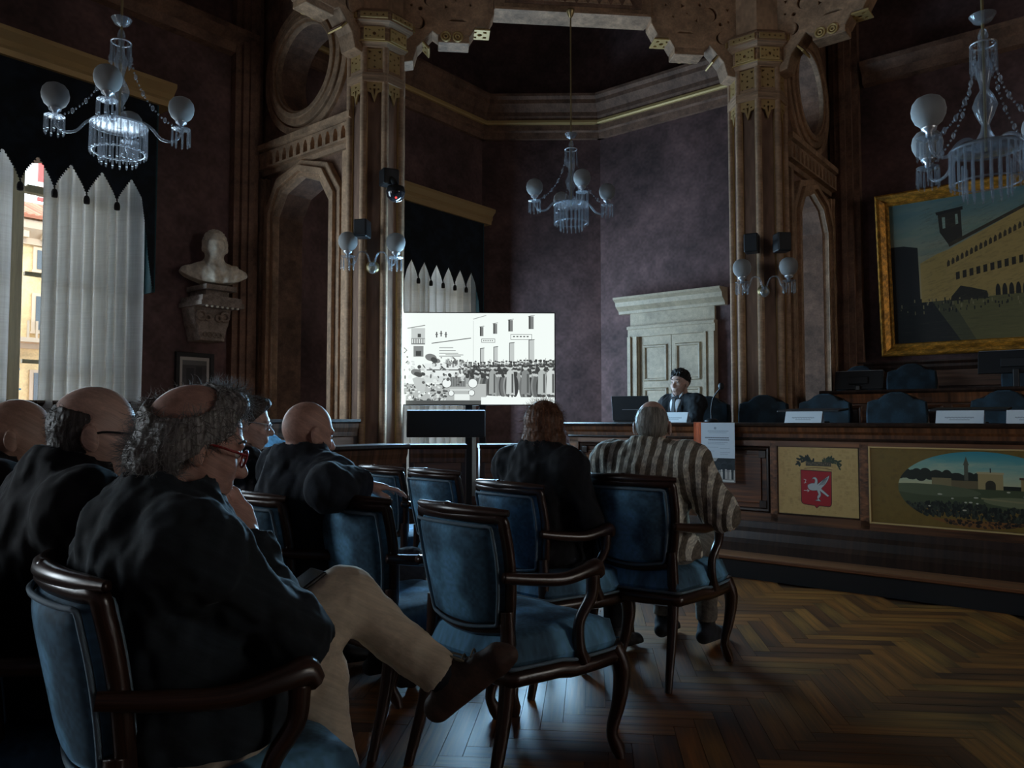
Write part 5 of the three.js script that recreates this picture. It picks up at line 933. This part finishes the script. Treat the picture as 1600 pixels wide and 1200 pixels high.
// ---------------------------------------------------------------- high-backed council chairs
function makeCouncilChair(fabric) {
  const g = new THREE.Group(); g.name = 'council_chair';
  const s = shapeOf([[-0.22, 0], [0.22, 0], [0.235, 0.42], [0.225, 0.5], [0.19, 0.515], [0.14, 0.52], [0.09, 0.565], [0.04, 0.585], [-0.04, 0.585], [-0.09, 0.565], [-0.14, 0.52], [-0.19, 0.515], [-0.225, 0.5], [-0.235, 0.42]]);
  const b = extr(s, 0.05, 0.016); b.rotateX(0.14); b.translate(0, 0.52, 0.2);
  const back = part('backrest', b, fabric, g);
  part('backrest_edge', sweep([[-0.225, 0.01, 0.06], [-0.24, 0.42, 0.06], [-0.19, 0.525, 0.06], [-0.09, 0.575, 0.06], [0, 0.6, 0.06], [0.09, 0.575, 0.06], [0.19, 0.525, 0.06], [0.24, 0.42, 0.06], [0.225, 0.01, 0.06]], [0.011], { steps: 40, seg: 6 }).rotateX(0.14).translate(0, 0.52, 0.2), M.chairWood, back);
  const st = pillow(0.46, 0.5, 0.46, 0.14, { round: 0.8, puff: 0.4 }); st.rotateX(-Math.PI / 2); st.translate(0, 0.43, 0); part('seat', st, fabric, g);
  part('seat_rail', rbx(0.46, 0.06, 0.42, 0, 0.36, 0, 0.012), M.chairWood, g);
  for (const x of [-0.2, 0.2]) { part('leg', sweep([[x, 0.36, -0.19], [x, 0.18, -0.195], [x * 1.04, 0, -0.2]], [0.024, 0.02, 0.016]), M.chairWood, g); part('leg', sweep([[x, 0.5, 0.2], [x, 0.3, 0.2], [x * 1.04, 0, 0.25]], [0.024, 0.022, 0.016]), M.chairWood, g); const arm = part('arm', sweep([[x * 1.12, 0.68, 0.24], [x * 1.2, 0.67, 0.05], [x * 1.22, 0.68, -0.12]], [0.016, 0.02, 0.024]), M.chairWood, g); part('arm_support', sweep([[x * 1.2, 0.67, -0.09], [x * 1.16, 0.55, -0.06], [x * 1.14, 0.4, -0.09]], [0.018, 0.016, 0.018]), M.chairWood, arm); }
  return g;
}
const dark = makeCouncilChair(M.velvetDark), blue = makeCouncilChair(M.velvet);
function councilChair(proto, at, turn, label, group) { const c = proto.clone(); c.name = numbered('council_chair'); c.position.set(...at); c.rotation.y = turn; c.userData = { label, category: 'chair', group }; scene.add(c); return c; }
const daisTurn = TURN_R + Math.PI;                                        // facing the audience
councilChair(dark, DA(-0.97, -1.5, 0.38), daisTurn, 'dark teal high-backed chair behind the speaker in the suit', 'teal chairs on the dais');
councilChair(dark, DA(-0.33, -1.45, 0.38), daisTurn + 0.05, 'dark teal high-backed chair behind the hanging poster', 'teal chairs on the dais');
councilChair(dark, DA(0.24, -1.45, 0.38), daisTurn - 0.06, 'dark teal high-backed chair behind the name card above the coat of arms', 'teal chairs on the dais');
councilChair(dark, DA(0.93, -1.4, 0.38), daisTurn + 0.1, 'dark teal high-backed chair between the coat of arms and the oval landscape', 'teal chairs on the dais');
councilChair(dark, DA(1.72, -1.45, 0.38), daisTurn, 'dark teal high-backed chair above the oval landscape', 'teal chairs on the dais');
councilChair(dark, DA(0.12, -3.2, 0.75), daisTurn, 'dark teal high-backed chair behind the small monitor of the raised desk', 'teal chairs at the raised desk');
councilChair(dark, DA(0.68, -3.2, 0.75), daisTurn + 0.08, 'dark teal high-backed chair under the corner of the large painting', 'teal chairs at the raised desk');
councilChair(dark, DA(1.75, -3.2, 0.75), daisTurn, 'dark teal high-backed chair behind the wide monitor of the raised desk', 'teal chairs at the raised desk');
for (const [s, w] of [[1.15, 'beside the shaved-headed man, at the column end'], [0.1, 'seen past the dark-haired man in the shiny jacket'], [-0.85, 'hidden by the grey-haired man'], [-2.35, 'seen between the two men by the window']]) {
  const p = onWall(s, 2.32); councilChair(blue, at3(p, 0.02), Math.PI / 2 - AX + Math.PI, `blue council chair behind the front bench, ${w}`, 'blue chairs behind the front council bench');
}
// ---------------------------------------------------------------- people
const cloth = (base, sd, rough = 0.9, amp = 0.35) => phy({ map: tone(base, amp, sd, { repeat: [2, 2], nx: 10, ny: 10 }), roughness: rough, sheen: 0.35, sheenColor: L(0.25, 0.28, 0.32), sheenRoughness: 0.5 });
const skinTone = (base, sd) => phy({ map: tone(base, 0.16, sd, { repeat: [6, 6] }), roughness: 0.5 });
const hairMat = (base, sd) => phy({ map: tone(base, 0.5, sd, { repeat: [9, 4], nx: 14, ny: 5 }), roughness: 0.55 });
const skins = { pale: skinTone([200, 164, 148], 501), ruddy: skinTone([196, 152, 136], 505), tan: skinTone([184, 148, 130], 509) };
const lensMat = phy({ color: L(1, 1, 1), transmission: 1, thickness: 0, roughness: 0.03 });
const eyeMat = std({ color: L(0.7, 0.68, 0.65), roughness: 0.25 }), irisMat = std({ color: L(0.03, 0.02, 0.015), roughness: 0.2 });

// Joints in the figure's own space: floor under the pelvis, +z ahead, +x to the figure's left.
const SEATED = { pelvis: [0, 0.58, 0], belly: [0, 0.72, -0.02], chest: [0, 0.93, -0.03], neck: [0, 1.08, -0.015], head: [0, 1.225, 0.03],
  shL: [0.185, 1.03, -0.02], shR: [-0.185, 1.03, -0.02], elL: [0.255, 0.77, 0.05], elR: [-0.255, 0.77, 0.05], wrL: [0.12, 0.7, 0.26], wrR: [-0.12, 0.7, 0.26], haL: [0, -0.25, 1], haR: [0, -0.25, 1],
  hipL: [0.095, 0.56, 0.03], hipR: [-0.095, 0.56, 0.03], knL: [0.125, 0.58, 0.46], knR: [-0.125, 0.58, 0.46], anL: [0.125, 0.1, 0.47], anR: [-0.125, 0.1, 0.47], toL: [0.14, 0.035, 0.65], toR: [-0.14, 0.035, 0.65] };
function person(o) {
  const J = { ...SEATED, ...(o.joints ?? {}) }, g = thing('person', o.label, 'person', [o.at[0], o.lift ?? 0, -o.at[1]], Math.PI - o.az * Math.PI / 180);
  g.scale.setScalar(o.scale ?? 1);
  const w = o.bulk ?? 1, T = headFrame(J.head, (o.headYaw ?? 0), o.headPitch ?? 0.1, o.headRoll ?? 0), hs = o.headScale ?? 1.03;
  const torso = [ell(J.pelvis, [0.17 * w, 0.13, 0.14 * w]), ell(J.belly, [0.155 * w, 0.16, 0.125 * w]), ell(J.chest, [0.175 * w, 0.17, 0.12 * w]), cone(J.shL, J.shR, 0.072, 0.072), cone(J.shL, J.neck, 0.06, 0.055), cone(J.shR, J.neck, 0.06, 0.055), cone(J.belly, J.chest, 0.11 * w, 0.12 * w)];
  const armP = (s, e, wr, k = 1) => [cone(s, e, 0.062 * k, 0.048 * k), cone(e, wr, 0.046 * k, 0.034 * k)];
  const legP = (h, k, a, m = 1) => [cone(h, k, 0.092 * m, 0.066 * m), cone(k, a, 0.06 * m, 0.045 * m)];
  const arms = [...armP(J.shL, J.elL, J.wrL), ...armP(J.shR, J.elR, J.wrR)], legs = [...legP(J.hipL, J.knL, J.anL), ...legP(J.hipR, J.knR, J.anR)], feet = [cone(J.anL, J.toL, 0.04, 0.03), cone(J.anR, J.toR, 0.04, 0.03)];
  const hp = headPrims(T, hs), nk = cone(J.neck, T(V3(0, -0.06 * hs, -0.022 * hs)).toArray(), 0.062, 0.055);
  const skin = skins[o.skin ?? 'pale'];
  // body: one skin, finer at the head and hands
  const core = [...torso, ...arms, ...legs, ...feet, nk], body = [nets(field(core, 0.05, -0.014), boxOf(core), 0.03), nets(field([...hp, nk], 0.016), boxOf(hp, 0.02), o.fine ?? 0.0065)];
  for (const [sd, wr, dir, key] of [[1, J.wrL, J.haL, 'L'], [-1, J.wrR, J.haR, 'R']]) {
    if (o.noHands) continue;
    const hnd = handPrims(wr, dir, (o['up' + key] ?? [0, 1, 0.2]), { side: -sd, curl: o['curl' + key] ?? 0.45, s: 1.02, thumbIn: o['thumb' + key] ?? 0.3 });
    body.push(nets(field(hnd, 0.008), boxOf(hnd, 0.015), o.handCell ?? 0.006));
  }
  part('body', body, skin, g);
  // eyes
  for (const sx of [-1, 1]) { const e = part('eye', new THREE.SphereGeometry(0.0115 * hs, 10, 8), eyeMat, g); e.position.copy(T(V3(sx * 0.031 * hs, 0.0, 0.074 * hs))); const p = part('pupil', new THREE.SphereGeometry(0.006 * hs, 8, 6), irisMat, g); p.position.copy(T(V3(sx * 0.031 * hs, 0.0, 0.081 * hs))); if (o.brow) { const b = part('eyebrow', sweep([[sx * 0.014, 0.026, 0.09], [sx * 0.032, 0.031, 0.085], [sx * 0.05, 0.024, 0.07]].map(([a, b2, c]) => T(V3(a * hs, b2 * hs, c * hs)).toArray()), [0.003, 0.005, 0.002], { steps: 8 }), o.brow, g); } }
  // upper garment
  const ab = o.armBulk ?? 1.12, top = [...torso, ...armP(J.shL, J.elL, J.wrL, ab), ...armP(J.shR, J.elR, J.wrR, ab)];
  if (o.collar !== false) top.push(cone(J.neck, [J.neck[0], J.neck[1] + 0.03, J.neck[2]], 0.075, o.collarR ?? 0.07));
  top.push(ell(J.pelvis, [0.195 * w, 0.13, 0.172 * w]));
  if (o.extraTop) top.push(...o.extraTop);
  const fTop = field(top, 0.055, o.loose ?? 0.012), cuff = (a, b, len) => { const d = V3(...b).sub(V3(...a)).normalize(), e = V3(...b).addScaledVector(d, -0.005); return (x, y, z) => (x - e.x) * d.x + (y - e.y) * d.y + (z - e.z) * d.z; };
  const cL = cuff(J.elL, J.wrL), cR = cuff(J.elR, J.wrR), near = (p, x, y, z) => (x - p[0]) ** 2 + (y - p[1]) ** 2 + (z - p[2]) ** 2 < 0.0064;
  const fold = o.fold ?? 0.007, neckUp = V3(...T(V3(0, -0.06, -0.02)).toArray()).sub(V3(...J.neck)).normalize(), nTop = V3(...J.neck).addScaledVector(neckUp, o.collarH ?? 0.035);
  const garment = (x, y, z) => {
    let d = fTop(x, y, z) + fold * noise3(x * 9 + 3, y * 7, z * 9) + fold * 0.6 * noise3(x * 19, y * 13 + 5, z * 19);
    if (near(J.wrL, x, y, z)) d = Math.max(d, cL(x, y, z)); if (near(J.wrR, x, y, z)) d = Math.max(d, cR(x, y, z));
    const up = (x - nTop.x) * neckUp.x + (y - nTop.y) * neckUp.y + (z - nTop.z) * neckUp.z; const ox = x - J.neck[0], oz = z - J.neck[2]; return Math.max(d, up - Math.max(0, Math.hypot(ox, oz) - 0.088) * 2.5, (o.hem ?? 0.56) - y);
  };
  const upper = part(o.topName ?? 'jacket', nets(garment, boxOf(top, 0.05), o.cell ?? 0.014, o.topUV), o.topMat, g);
  // trousers or skirt
  const lower = [...legP(J.hipL, J.knL, J.anL, 1.08), ...legP(J.hipR, J.knR, J.anR, 1.08), ell(J.pelvis, [0.175 * w, 0.13, 0.15 * w])], fL = field(lower, o.legBlend ?? 0.03, 0.008);
  const hem = (kn, an) => { const d = V3(...an).sub(V3(...kn)).normalize(), e = V3(...an).addScaledVector(d, -0.045); return [e, d]; }, hL = hem(J.knL, J.anL), hR = hem(J.knR, J.anR);
  part('trousers', nets((x, y, z) => { let d = fL(x, y, z) + 0.004 * noise3(x * 8, y * 8 + 9, z * 8) + 0.003 * noise3(x * 23 + 7, y * 23, z * 23); for (const [[e, q], a] of [[hL, J.anL], [hR, J.anR]]) if ((x - a[0]) ** 2 + (y - a[1]) ** 2 + (z - a[2]) ** 2 < 0.016) d = Math.max(d, (x - e.x) * q.x + (y - e.y) * q.y + (z - e.z) * q.z); return d; }, boxOf(lower, 0.04), o.legCell ?? 0.016), o.legMat, g);
  // shoes
  for (const [a, t, k] of [[J.anL, J.toL, 'L'], [J.anR, J.toR, 'R']]) {
    const A3 = V3(...a), T3 = V3(...t), d = T3.clone().sub(A3), heel = A3.clone().addScaledVector(d, -0.28).add(V3(...(o['heel' + k] ?? [0, -0.05, 0])));
    const sole = o['sole' + k] ? V3(...o['sole' + k]) : V3(0, -1, 0), down = (v, q) => v.clone().addScaledVector(sole, q).toArray();
    const sh = [cone(heel.toArray(), down(T3, -0.002), 0.04, 0.036), cone(down(T3, 0), down(T3.clone().addScaledVector(d, 0.2), 0.004), 0.038, 0.024), cone(A3.toArray(), T3.clone().lerp(A3, 0.45).toArray(), 0.043, 0.04), cone(A3.clone().addScaledVector(sole, -0.03).toArray(), A3.toArray(), 0.042, 0.044)];
    const shoe = part('shoe', nets((x, y, z) => { const f = field(sh, 0.03); return Math.max(f(x, y, z), (x - heel.x) * sole.x + (y - heel.y) * sole.y + (z - heel.z) * sole.z - 0.04); }, boxOf(sh, 0.03), 0.009), o.shoeMat ?? M.dark, g);
    part('sock', sweep([A3.clone().lerp(V3(...(k === 'L' ? J.knL : J.knR)), 0.28).toArray(), A3.toArray()], [0.05, 0.045], { steps: 4, seg: 12 }), o.sockMat ?? M.dark, g);
    if (o.laces === k) { const side = d.clone().normalize().cross(sole).normalize(), mid = A3.clone().lerp(T3, 0.3).addScaledVector(sole, -0.045); const P = (q, r, u) => mid.clone().addScaledVector(d.clone().normalize(), q).addScaledVector(side, r).addScaledVector(sole, -u).toArray(); part('laces', [0, 1, 2].map((i) => sweep([P(0.03 * i - 0.02, -0.03, -0.008), P(0.03 * i - 0.01, 0, 0.008), P(0.03 * i - 0.02, 0.03, -0.008)], [0.0028], { steps: 8, seg: 5 })).concat([-1, 1].map((s) => sweep([P(-0.02, 0, 0.008), P(-0.03, s * 0.02, 0.03), P(-0.01, s * 0.045, 0.02), P(0.02, s * 0.04, -0.01), P(-0.01, s * 0.012, 0.006)], [0.0028], { steps: 20, seg: 5 }))), std({ color: L(0.3, 0.27, 0.2), roughness: 0.8 }), shoe); }
  }
  // hair
  if (o.hair) {
    const e = (c, r) => ell(T(V3(...c.map((q) => q * hs))).toArray(), r.map((q) => q * hs), T.q), list = o.hair.map(([c, r]) => e(c, r)), f = field(list, 0.015), qi = T.q.clone().invert(), v = V3(0, 0, 0), am = o.hairNoise ?? 0.005;
    const fh = (x, y, z) => { v.set(x - J.head[0], y - J.head[1], z - J.head[2]).applyQuaternion(qi).multiplyScalar(1 / hs); return Math.max(f(x, y, z) + am * noise3(v.x * 34, v.y * 20, v.z * 34) + am * 0.5 * noise3(v.x * 90 + v.y * 20, v.y * 40, v.z * 90), o.hairCut ? o.hairCut(v) : -1); };
    const hair = part('hair', nets(fh, boxOf(list, 0.02), o.hairCell ?? 0.006, (x, y, z) => [Math.atan2(x - J.head[0], z - J.head[2]) * 0.2, y]), o.hairMat, g);
    if (o.wisps) {                                                         // loose single hairs standing out of the mass: too many to count
      const p = hair.geometry.attributes.position, n = hair.geometry.attributes.normal, strand = sweep([[0, 0, 0], [0.002, 0.5, 0], [0.12, 0.85, 0.05], [0.3, 1, 0.1]], [0.02, 0.017, 0.012, 0.004], { seg: 4, steps: 6 });
      const inst = new THREE.InstancedMesh(strand, o.hairMat, o.wisps); inst.name = 'loose_hair'; inst.userData.kind = 'stuff'; const m = new THREE.Matrix4(), q = new THREE.Quaternion();
      for (let i = 0; i < o.wisps; i++) {
        const k = Math.floor(rnd() * p.count), N = V3(n.getX(k), n.getY(k), n.getZ(k)), down = V3(0, -1, 0).addScaledVector(N, N.y), dir = N.clone().multiplyScalar(rr(0.25, 0.8)).addScaledVector(down, rr(-0.2, 0.9)).add(V3(rr(-0.5, 0.5), rr(-0.3, 0.5), rr(-0.5, 0.5))).normalize();
        q.setFromUnitVectors(V3(0, 1, 0), dir).multiply(new THREE.Quaternion().setFromAxisAngle(V3(0, 1, 0), rnd() * 6.28)); const l = rr(0.012, 0.032) * (o.wispLen ?? 1);
        m.compose(V3(p.getX(k), p.getY(k), p.getZ(k)), q, V3(0.028, l, 0.028)); inst.setMatrixAt(i, m);
      }
      shade(inst); g.add(inst);
    }
  }
  // glasses
  if (o.glasses) {
    const P = (x, y, z) => T(V3(x * hs, y * hs, z * hs)).toArray(), ring = (sx) => Array.from({ length: 14 }, (_, i) => { const a = i / 14 * 2 * Math.PI; return P(sx * 0.034 + 0.026 * Math.cos(a), -0.004 + 0.018 * Math.sin(a), 0.098 - 0.25 * Math.abs(0.026 * Math.cos(a) + sx * 0.034) * 0.35); });
    const fr = [-1, 1].flatMap((sx) => [sweep(ring(sx), [0.0028], { closed: true, steps: 30, seg: 6 }), sweep([P(sx * 0.062, 0.004, 0.09), P(sx * 0.078, 0.006, 0.06), P(sx * 0.082, 0.006, 0.01), P(sx * 0.08, -0.008, -0.02)], [0.003], { steps: 14, seg: 6 })]);
    fr.push(sweep([P(-0.01, 0.0, 0.1), P(0, 0.005, 0.104), P(0.01, 0.0, 0.1)], [0.0025], { steps: 8, seg: 6 }));
    const gl = part('glasses', fr, o.glasses, g);
    for (const sx of [-1, 1]) { const l = part('lens', new THREE.CircleGeometry(0.024 * hs, 18).scale(1, 0.72, 1), lensMat, gl); l.position.set(...P(sx * 0.034, -0.004, 0.096)); l.quaternion.copy(T.q); }
  }
  g.T = T; g.J = J; return g;
}
// world point (x, depth, height) in the space of a figure that sits at p and faces az
const toLocal = (p, az) => (x, d, y) => { const a = az * Math.PI / 180, fx = Math.sin(a), fd = Math.cos(a), dx = x - p[0], dd = d - p[1]; return [-(dx * fd - dd * fx), y, dx * fx + dd * fd]; };

const navy = cloth([30, 36, 46], 521), blackCloth = cloth([22, 24, 30], 525), dkSweater = cloth([34, 42, 48], 529), beige = cloth([206, 188, 164], 533, 0.95, 0.14), charcoal = cloth([40, 42, 48], 537);
const shiny = phy({ map: tone([24, 30, 42], 0.4, 541, { repeat: [2, 2] }), roughness: 0.3, clearcoat: 0.3 });
const brownShoe = phy({ map: tone([74, 54, 44], 0.3, 545, { repeat: [5, 5] }), roughness: 0.6 });

// the man in front: legs crossed, fingers at his mouth, phone in the other hand
const P1 = [-0.74, 1.76], az1 = 47, w1 = toLocal(P1, az1);
person({
  at: P1, az: az1, label: 'grey-haired balding man in dark sweater and beige trousers, legs crossed, hand at his mouth', skin: 'ruddy', headScale: 1.08, bulk: 1.2, cell: 0.011, legCell: 0.012, handCell: 0.0045, fine: 0.0055,
  headYaw: -0.16, headPitch: 0.3, headRoll: 0.05,
  joints: { pelvis: w1(-0.72, 1.77, 0.6), belly: w1(-0.76, 1.74, 0.76), chest: w1(-0.78, 1.71, 0.95), neck: w1(-0.755, 1.7, 1.07), head: w1(-0.715, 1.745, 1.195), shR: w1(-0.655, 1.59, 0.985), shL: w1(-0.9, 1.86, 1.01),
    elR: w1(-0.485, 1.74, 0.765), wrR: w1(-0.64, 1.9, 0.945), haR: (() => { const a = w1(-0.64, 1.9, 0.945), b = w1(-0.69, 1.88, 1.09); return [b[0] - a[0], b[1] - a[1], b[2] - a[2]]; })(),
    elL: w1(-0.78, 2.08, 0.78), wrL: w1(-0.64, 2.06, 0.8), haL: (() => { const a = w1(-0.64, 2.06, 0.8), b = w1(-0.56, 2.02, 0.8); return [b[0] - a[0], b[1] - a[1], b[2] - a[2]]; })(),
    hipR: w1(-0.65, 1.72, 0.58), hipL: w1(-0.77, 1.86, 0.57), knR: w1(-0.445, 2.06, 0.78), anR: w1(-0.165, 2.13, 0.53), toR: w1(-0.035, 2.12, 0.6), knL: w1(-0.5, 1.98, 0.6), anL: w1(-0.4, 1.98, 0.1), toL: w1(-0.3, 2.1, 0.035) },
  upR: (() => { const a = w1(0, 0, 0), b = w1(0.8, -0.3, 0.1); return [b[0] - a[0], b[1] - a[1], b[2] - a[2]]; })(), curlR: 0.55, thumbR: 0.8, curlL: 0.9, upL: [0, 1, 0],
  heelR: (() => { const a = w1(0, 0, 0), b = w1(0.0, 0.0, -0.045); return [b[0] - a[0], b[1] - a[1], b[2] - a[2]]; })(), soleR: (() => { const a = w1(0, 0, 0), b = w1(0.42, -0.3, -0.86); return [b[0] - a[0], b[1] - a[1], b[2] - a[2]]; })(), laces: 'R',
  topName: 'sweater', topMat: dkSweater, armBulk: 1.12, loose: 0.014, legMat: beige, shoeMat: brownShoe, sockMat: navy, collarH: 0.03, fold: 0.009,
  hair: [[[0, 0.028, -0.022], [0.086, 0.103, 0.104]], [[0, -0.05, -0.075], [0.072, 0.075, 0.05]], [[0, 0.1, 0.035], [0.06, 0.034, 0.045]], [[0.07, -0.01, -0.04], [0.03, 0.08, 0.05]], [[-0.07, -0.01, -0.04], [0.03, 0.08, 0.05]]], hairMat: hairMat([128, 126, 124], 551), hairNoise: 0.0035, wisps: 3200, wispLen: 1.2,
  hairCut: (v) => Math.max(v.z - 0.055 - Math.max(0, v.y - 0.06) * 0.6, -(v.y + 0.03) + (v.z + 0.02) * 0.9 > 0 && v.z > -0.03 ? 0.05 : -1, -(v.y + 0.105 + v.z * 0.2), 0.07 - Math.hypot((v.x + 0.026) * 0.85, v.y - 0.09, v.z + 0.068)), glasses: std({ color: L(0.35, 0.03, 0.03), roughness: 0.3 }), brow: hairMat([90, 86, 82], 553),
});
{
  const g = thing('mobile_phone', 'dark mobile phone held above the beige trousers', 'phone', [-0.555, 0.815, -2.0], -0.8); const s = part('phone_body', rbx(0.075, 0.012, 0.15, 0, 0, 0, 0.005), M.blackPlastic, g); part('phone_screen', bx(0.068, 0.001, 0.142, 0, 0.0065, 0), phy({ color: L(0.01, 0.01, 0.012), roughness: 0.1 }), s); g.rotation.order = 'YXZ'; g.rotation.x = 0.5;
}
const fringe = (v) => Math.max(0.034 - Math.hypot((Math.abs(v.x) - 0.08) * 0.6, v.y + 0.014, (v.z + 0.004) * 1.1), v.y - 0.045 + v.z * 0.25, v.z + 0.014, -(v.y + 0.085));
// row behind him
person({ at: [-1.15, 2.02], az: 46, label: 'balding man with black-rimmed glasses and dark jacket in front of the window', skin: 'pale', headScale: 1.06, bulk: 1.12, headYaw: -0.35, headPitch: 0.05, topMat: blackCloth, legMat: charcoal, loose: 0.02, collarH: 0.05, collarR: 0.085,
  joints: { head: [0, 1.21, 0.06] }, glasses: M.blackPlastic,
  hair: [[[0, 0.016, -0.018], [0.0795, 0.098, 0.1]], [[0, -0.05, -0.07], [0.06, 0.05, 0.04]]], hairMat: hairMat([78, 74, 72], 557), hairNoise: 0.003, hairCut: fringe, wisps: 900, wispLen: 0.5 });
person({ at: [-1.64, 2.46], az: 50, label: 'bald man in dark coat at the edge by the window, seen from behind', skin: 'tan', headYaw: -0.3, headPitch: 0.1, topMat: blackCloth, legMat: charcoal, collarH: 0.05, joints: { head: [0, 1.19, 0.06] } });
// next row
person({ at: [-1.33, 3.74], az: 55, label: 'dark-haired man with glasses in a shiny dark jacket', skin: 'pale', headYaw: -0.35, headPitch: 0.12, topMat: shiny, legMat: charcoal, collarH: 0.05, joints: { head: [0, 1.23, 0.05] }, glasses: M.silver,
  hair: [[[0, 0.035, -0.02], [0.088, 0.1, 0.106]], [[0, 0.1, 0.04], [0.06, 0.03, 0.05]]], hairMat: hairMat([70, 62, 56], 561), hairCut: (v) => Math.max(v.z - 0.07 - Math.max(0, v.y - 0.05) * 0.4, -(v.y + 0.04) + (v.z + 0.02) * 1.2, -(v.y + 0.08)), wisps: 500, wispLen: 0.7 });
{
  const p = [-0.88, 3.34], az = 44, w = toLocal(p, az);
  person({ at: p, az, label: 'man with shaved head in dark coat, arm stretched over the next chair', skin: 'ruddy', headScale: 1.1, bulk: 1.1, headYaw: -0.1, headPitch: 0.22, topMat: navy, legMat: charcoal, loose: 0.024, collarH: 0.06, collarR: 0.095, armBulk: 1.25,
    joints: { head: w(-0.87, 3.3, 1.19), neck: w(-0.9, 3.26, 1.06), chest: w(-0.9, 3.24, 0.92), shR: w(-0.75, 3.16, 1.0), elR: w(-0.7, 2.97, 0.985), wrR: w(-0.6, 3.12, 0.985), haR: w(-0.6 + 0.2, 3.12 + 0.12, -0.03).map((x, i) => x - w(-0.6, 3.12, 0)[i]) }, upR: [0, 1, 0], curlR: 0.3 });
}
// the woman and the man in stripes
person({ at: [0.15, 3.9], az: 42, label: 'woman with shoulder-length brown hair in a dark coat, seen from behind', skin: 'pale', headYaw: 0.35, headPitch: 0.05, topMat: blackCloth, legMat: blackCloth, loose: 0.02, scale: 0.985, collarH: 0.05, collarR: 0.09, bulk: 1.05,
  hair: [[[0, 0.03, -0.025], [0.098, 0.105, 0.112]], [[0, -0.06, -0.055], [0.1, 0.11, 0.075]], [[0.07, -0.08, -0.01], [0.04, 0.09, 0.05]], [[-0.07, -0.08, -0.01], [0.04, 0.09, 0.05]]], hairMat: hairMat([110, 72, 48], 565), hairNoise: 0.003, wisps: 1800, wispLen: 1.4, hairCut: (v) => Math.max(v.z - 0.06 - Math.max(0, v.y - 0.05) * 0.5, -(v.y + 0.15)) });
{
  const stripes = (() => { const c = pnoise(64, 64, 571), d = pnoise(6, 40, 572); return tex(256, 256, (u, v) => { const k = (u * 4) % 1, on = k < 0.48 ? 1 : 0, n = 1 + (c(u, v) - 0.5) * 0.35 + (d(u, v) - 0.5) * 0.2; return (on ? [216, 212, 198] : [116, 108, 96]).map((x) => clamp(x * n)); }, [1, 1]); })();
  const mat = phy({ map: stripes, roughness: 0.95, sheen: 0.4, sheenColor: L(0.4, 0.4, 0.36), sheenRoughness: 0.6 });
  person({ at: [0.71, 3.95], az: 33, label: 'man with cropped grey hair in a striped knitted sweater', skin: 'pale', headScale: 1.06, bulk: 1.22, headYaw: 0.25, headPitch: 0.05, topName: 'sweater', topMat: mat, legMat: cloth([120, 116, 108], 575), shoeMat: charcoal, loose: 0.018, armBulk: 1.45, collarH: 0.065, collarR: 0.075, fold: 0.008,
    topUV: (x, y, z, n) => { const arm = Math.max(0, Math.abs(x) - 0.2); return [(x + Math.sign(x) * arm * 0.6 * (1.02 - y)) / 0.2 + (z > 0.1 ? 0.3 : 0), y * 2]; },
    joints: { shL: [0.21, 1.03, -0.02], shR: [-0.21, 1.03, -0.02], elL: [0.31, 0.79, 0.08], elR: [-0.34, 0.79, 0.06], wrL: [0.26, 0.74, 0.26], wrR: [-0.26, 0.74, 0.28], head: [0, 1.215, 0.03] },
    hair: [[[0, 0.016, -0.02], [0.0795, 0.0975, 0.1]]], hairMat: hairMat([138, 134, 126], 577), hairNoise: 0.002, hairCut: (v) => Math.max(v.y - 0.075 + v.z * 0.2, v.z - 0.04, -(v.y + 0.085)), wisps: 500, wispLen: 0.35 });
}
// the speaker behind the dais desk
{
  const p = [1.7, 7.72], az = 219 + 14, lift = 0.38;
  const g = person({ at: p, az, lift, label: 'dark-haired speaker in black suit, white shirt and dark tie behind the dais desk', skin: 'pale', headYaw: 0.12, headPitch: 0.02, topMat: cloth([20, 21, 26], 581, 0.8), legMat: blackCloth, collarH: 0.02, fine: 0.006, brow: hairMat([24, 20, 18], 583),
    joints: { head: [0, 1.235, 0.02], elL: [0.27, 0.8, 0.12], elR: [-0.27, 0.8, 0.12], wrL: [0.1, 0.83, 0.32], wrR: [-0.1, 0.83, 0.32] },
    hair: [[[0, 0.04, -0.022], [0.091, 0.104, 0.108]], [[0.012, 0.1, 0.04], [0.066, 0.034, 0.05]]], hairMat: hairMat([30, 25, 22], 587), hairNoise: 0.01, wisps: 500, wispLen: 0.9, hairCut: (v) => Math.max(v.z - 0.088, 0.02 + v.z * (v.z > 0 ? 0.62 : 2.2) - v.y, -(v.y + 0.08)) });
  const white = std({ color: L(0.75, 0.77, 0.8), roughness: 0.8 });
  part('shirt_front', nets((x, y, z) => { const e = Math.hypot(x / 0.09, (y - 0.97) / 0.14, (z - 0.065) / 0.055) - 1; return Math.max(e * 0.05, Math.abs(x) - 0.012 - (y - 0.84) * 0.27, y - 1.07); }, [[-0.12, 0.12], [0.8, 1.12], [0, 0.14]], 0.006), white, g);
  part('shirt_collar', [-1, 1].map((s) => { const q = extr(shapeOf([[0, 0.0], [s * 0.062, 0.05], [s * 0.07, 0.085], [s * 0.02, 0.03], [s * 0.03, -0.035]]), 0.012, 0.002); q.rotateX(-0.35); q.translate(0, 1.055, 0.075); return q; }), white, g);
  part('tie', (() => { const q = extr(shapeOf([[-0.018, 0.02], [0.018, 0.02], [0.013, -0.015], [0.03, -0.2], [0, -0.24], [-0.03, -0.2], [-0.013, -0.015]]), 0.014, 0.004); q.rotateX(-0.12); q.translate(0, 1.05, 0.098); return q; })(), M.dark, g);
}
renderer.render(scene, camera);
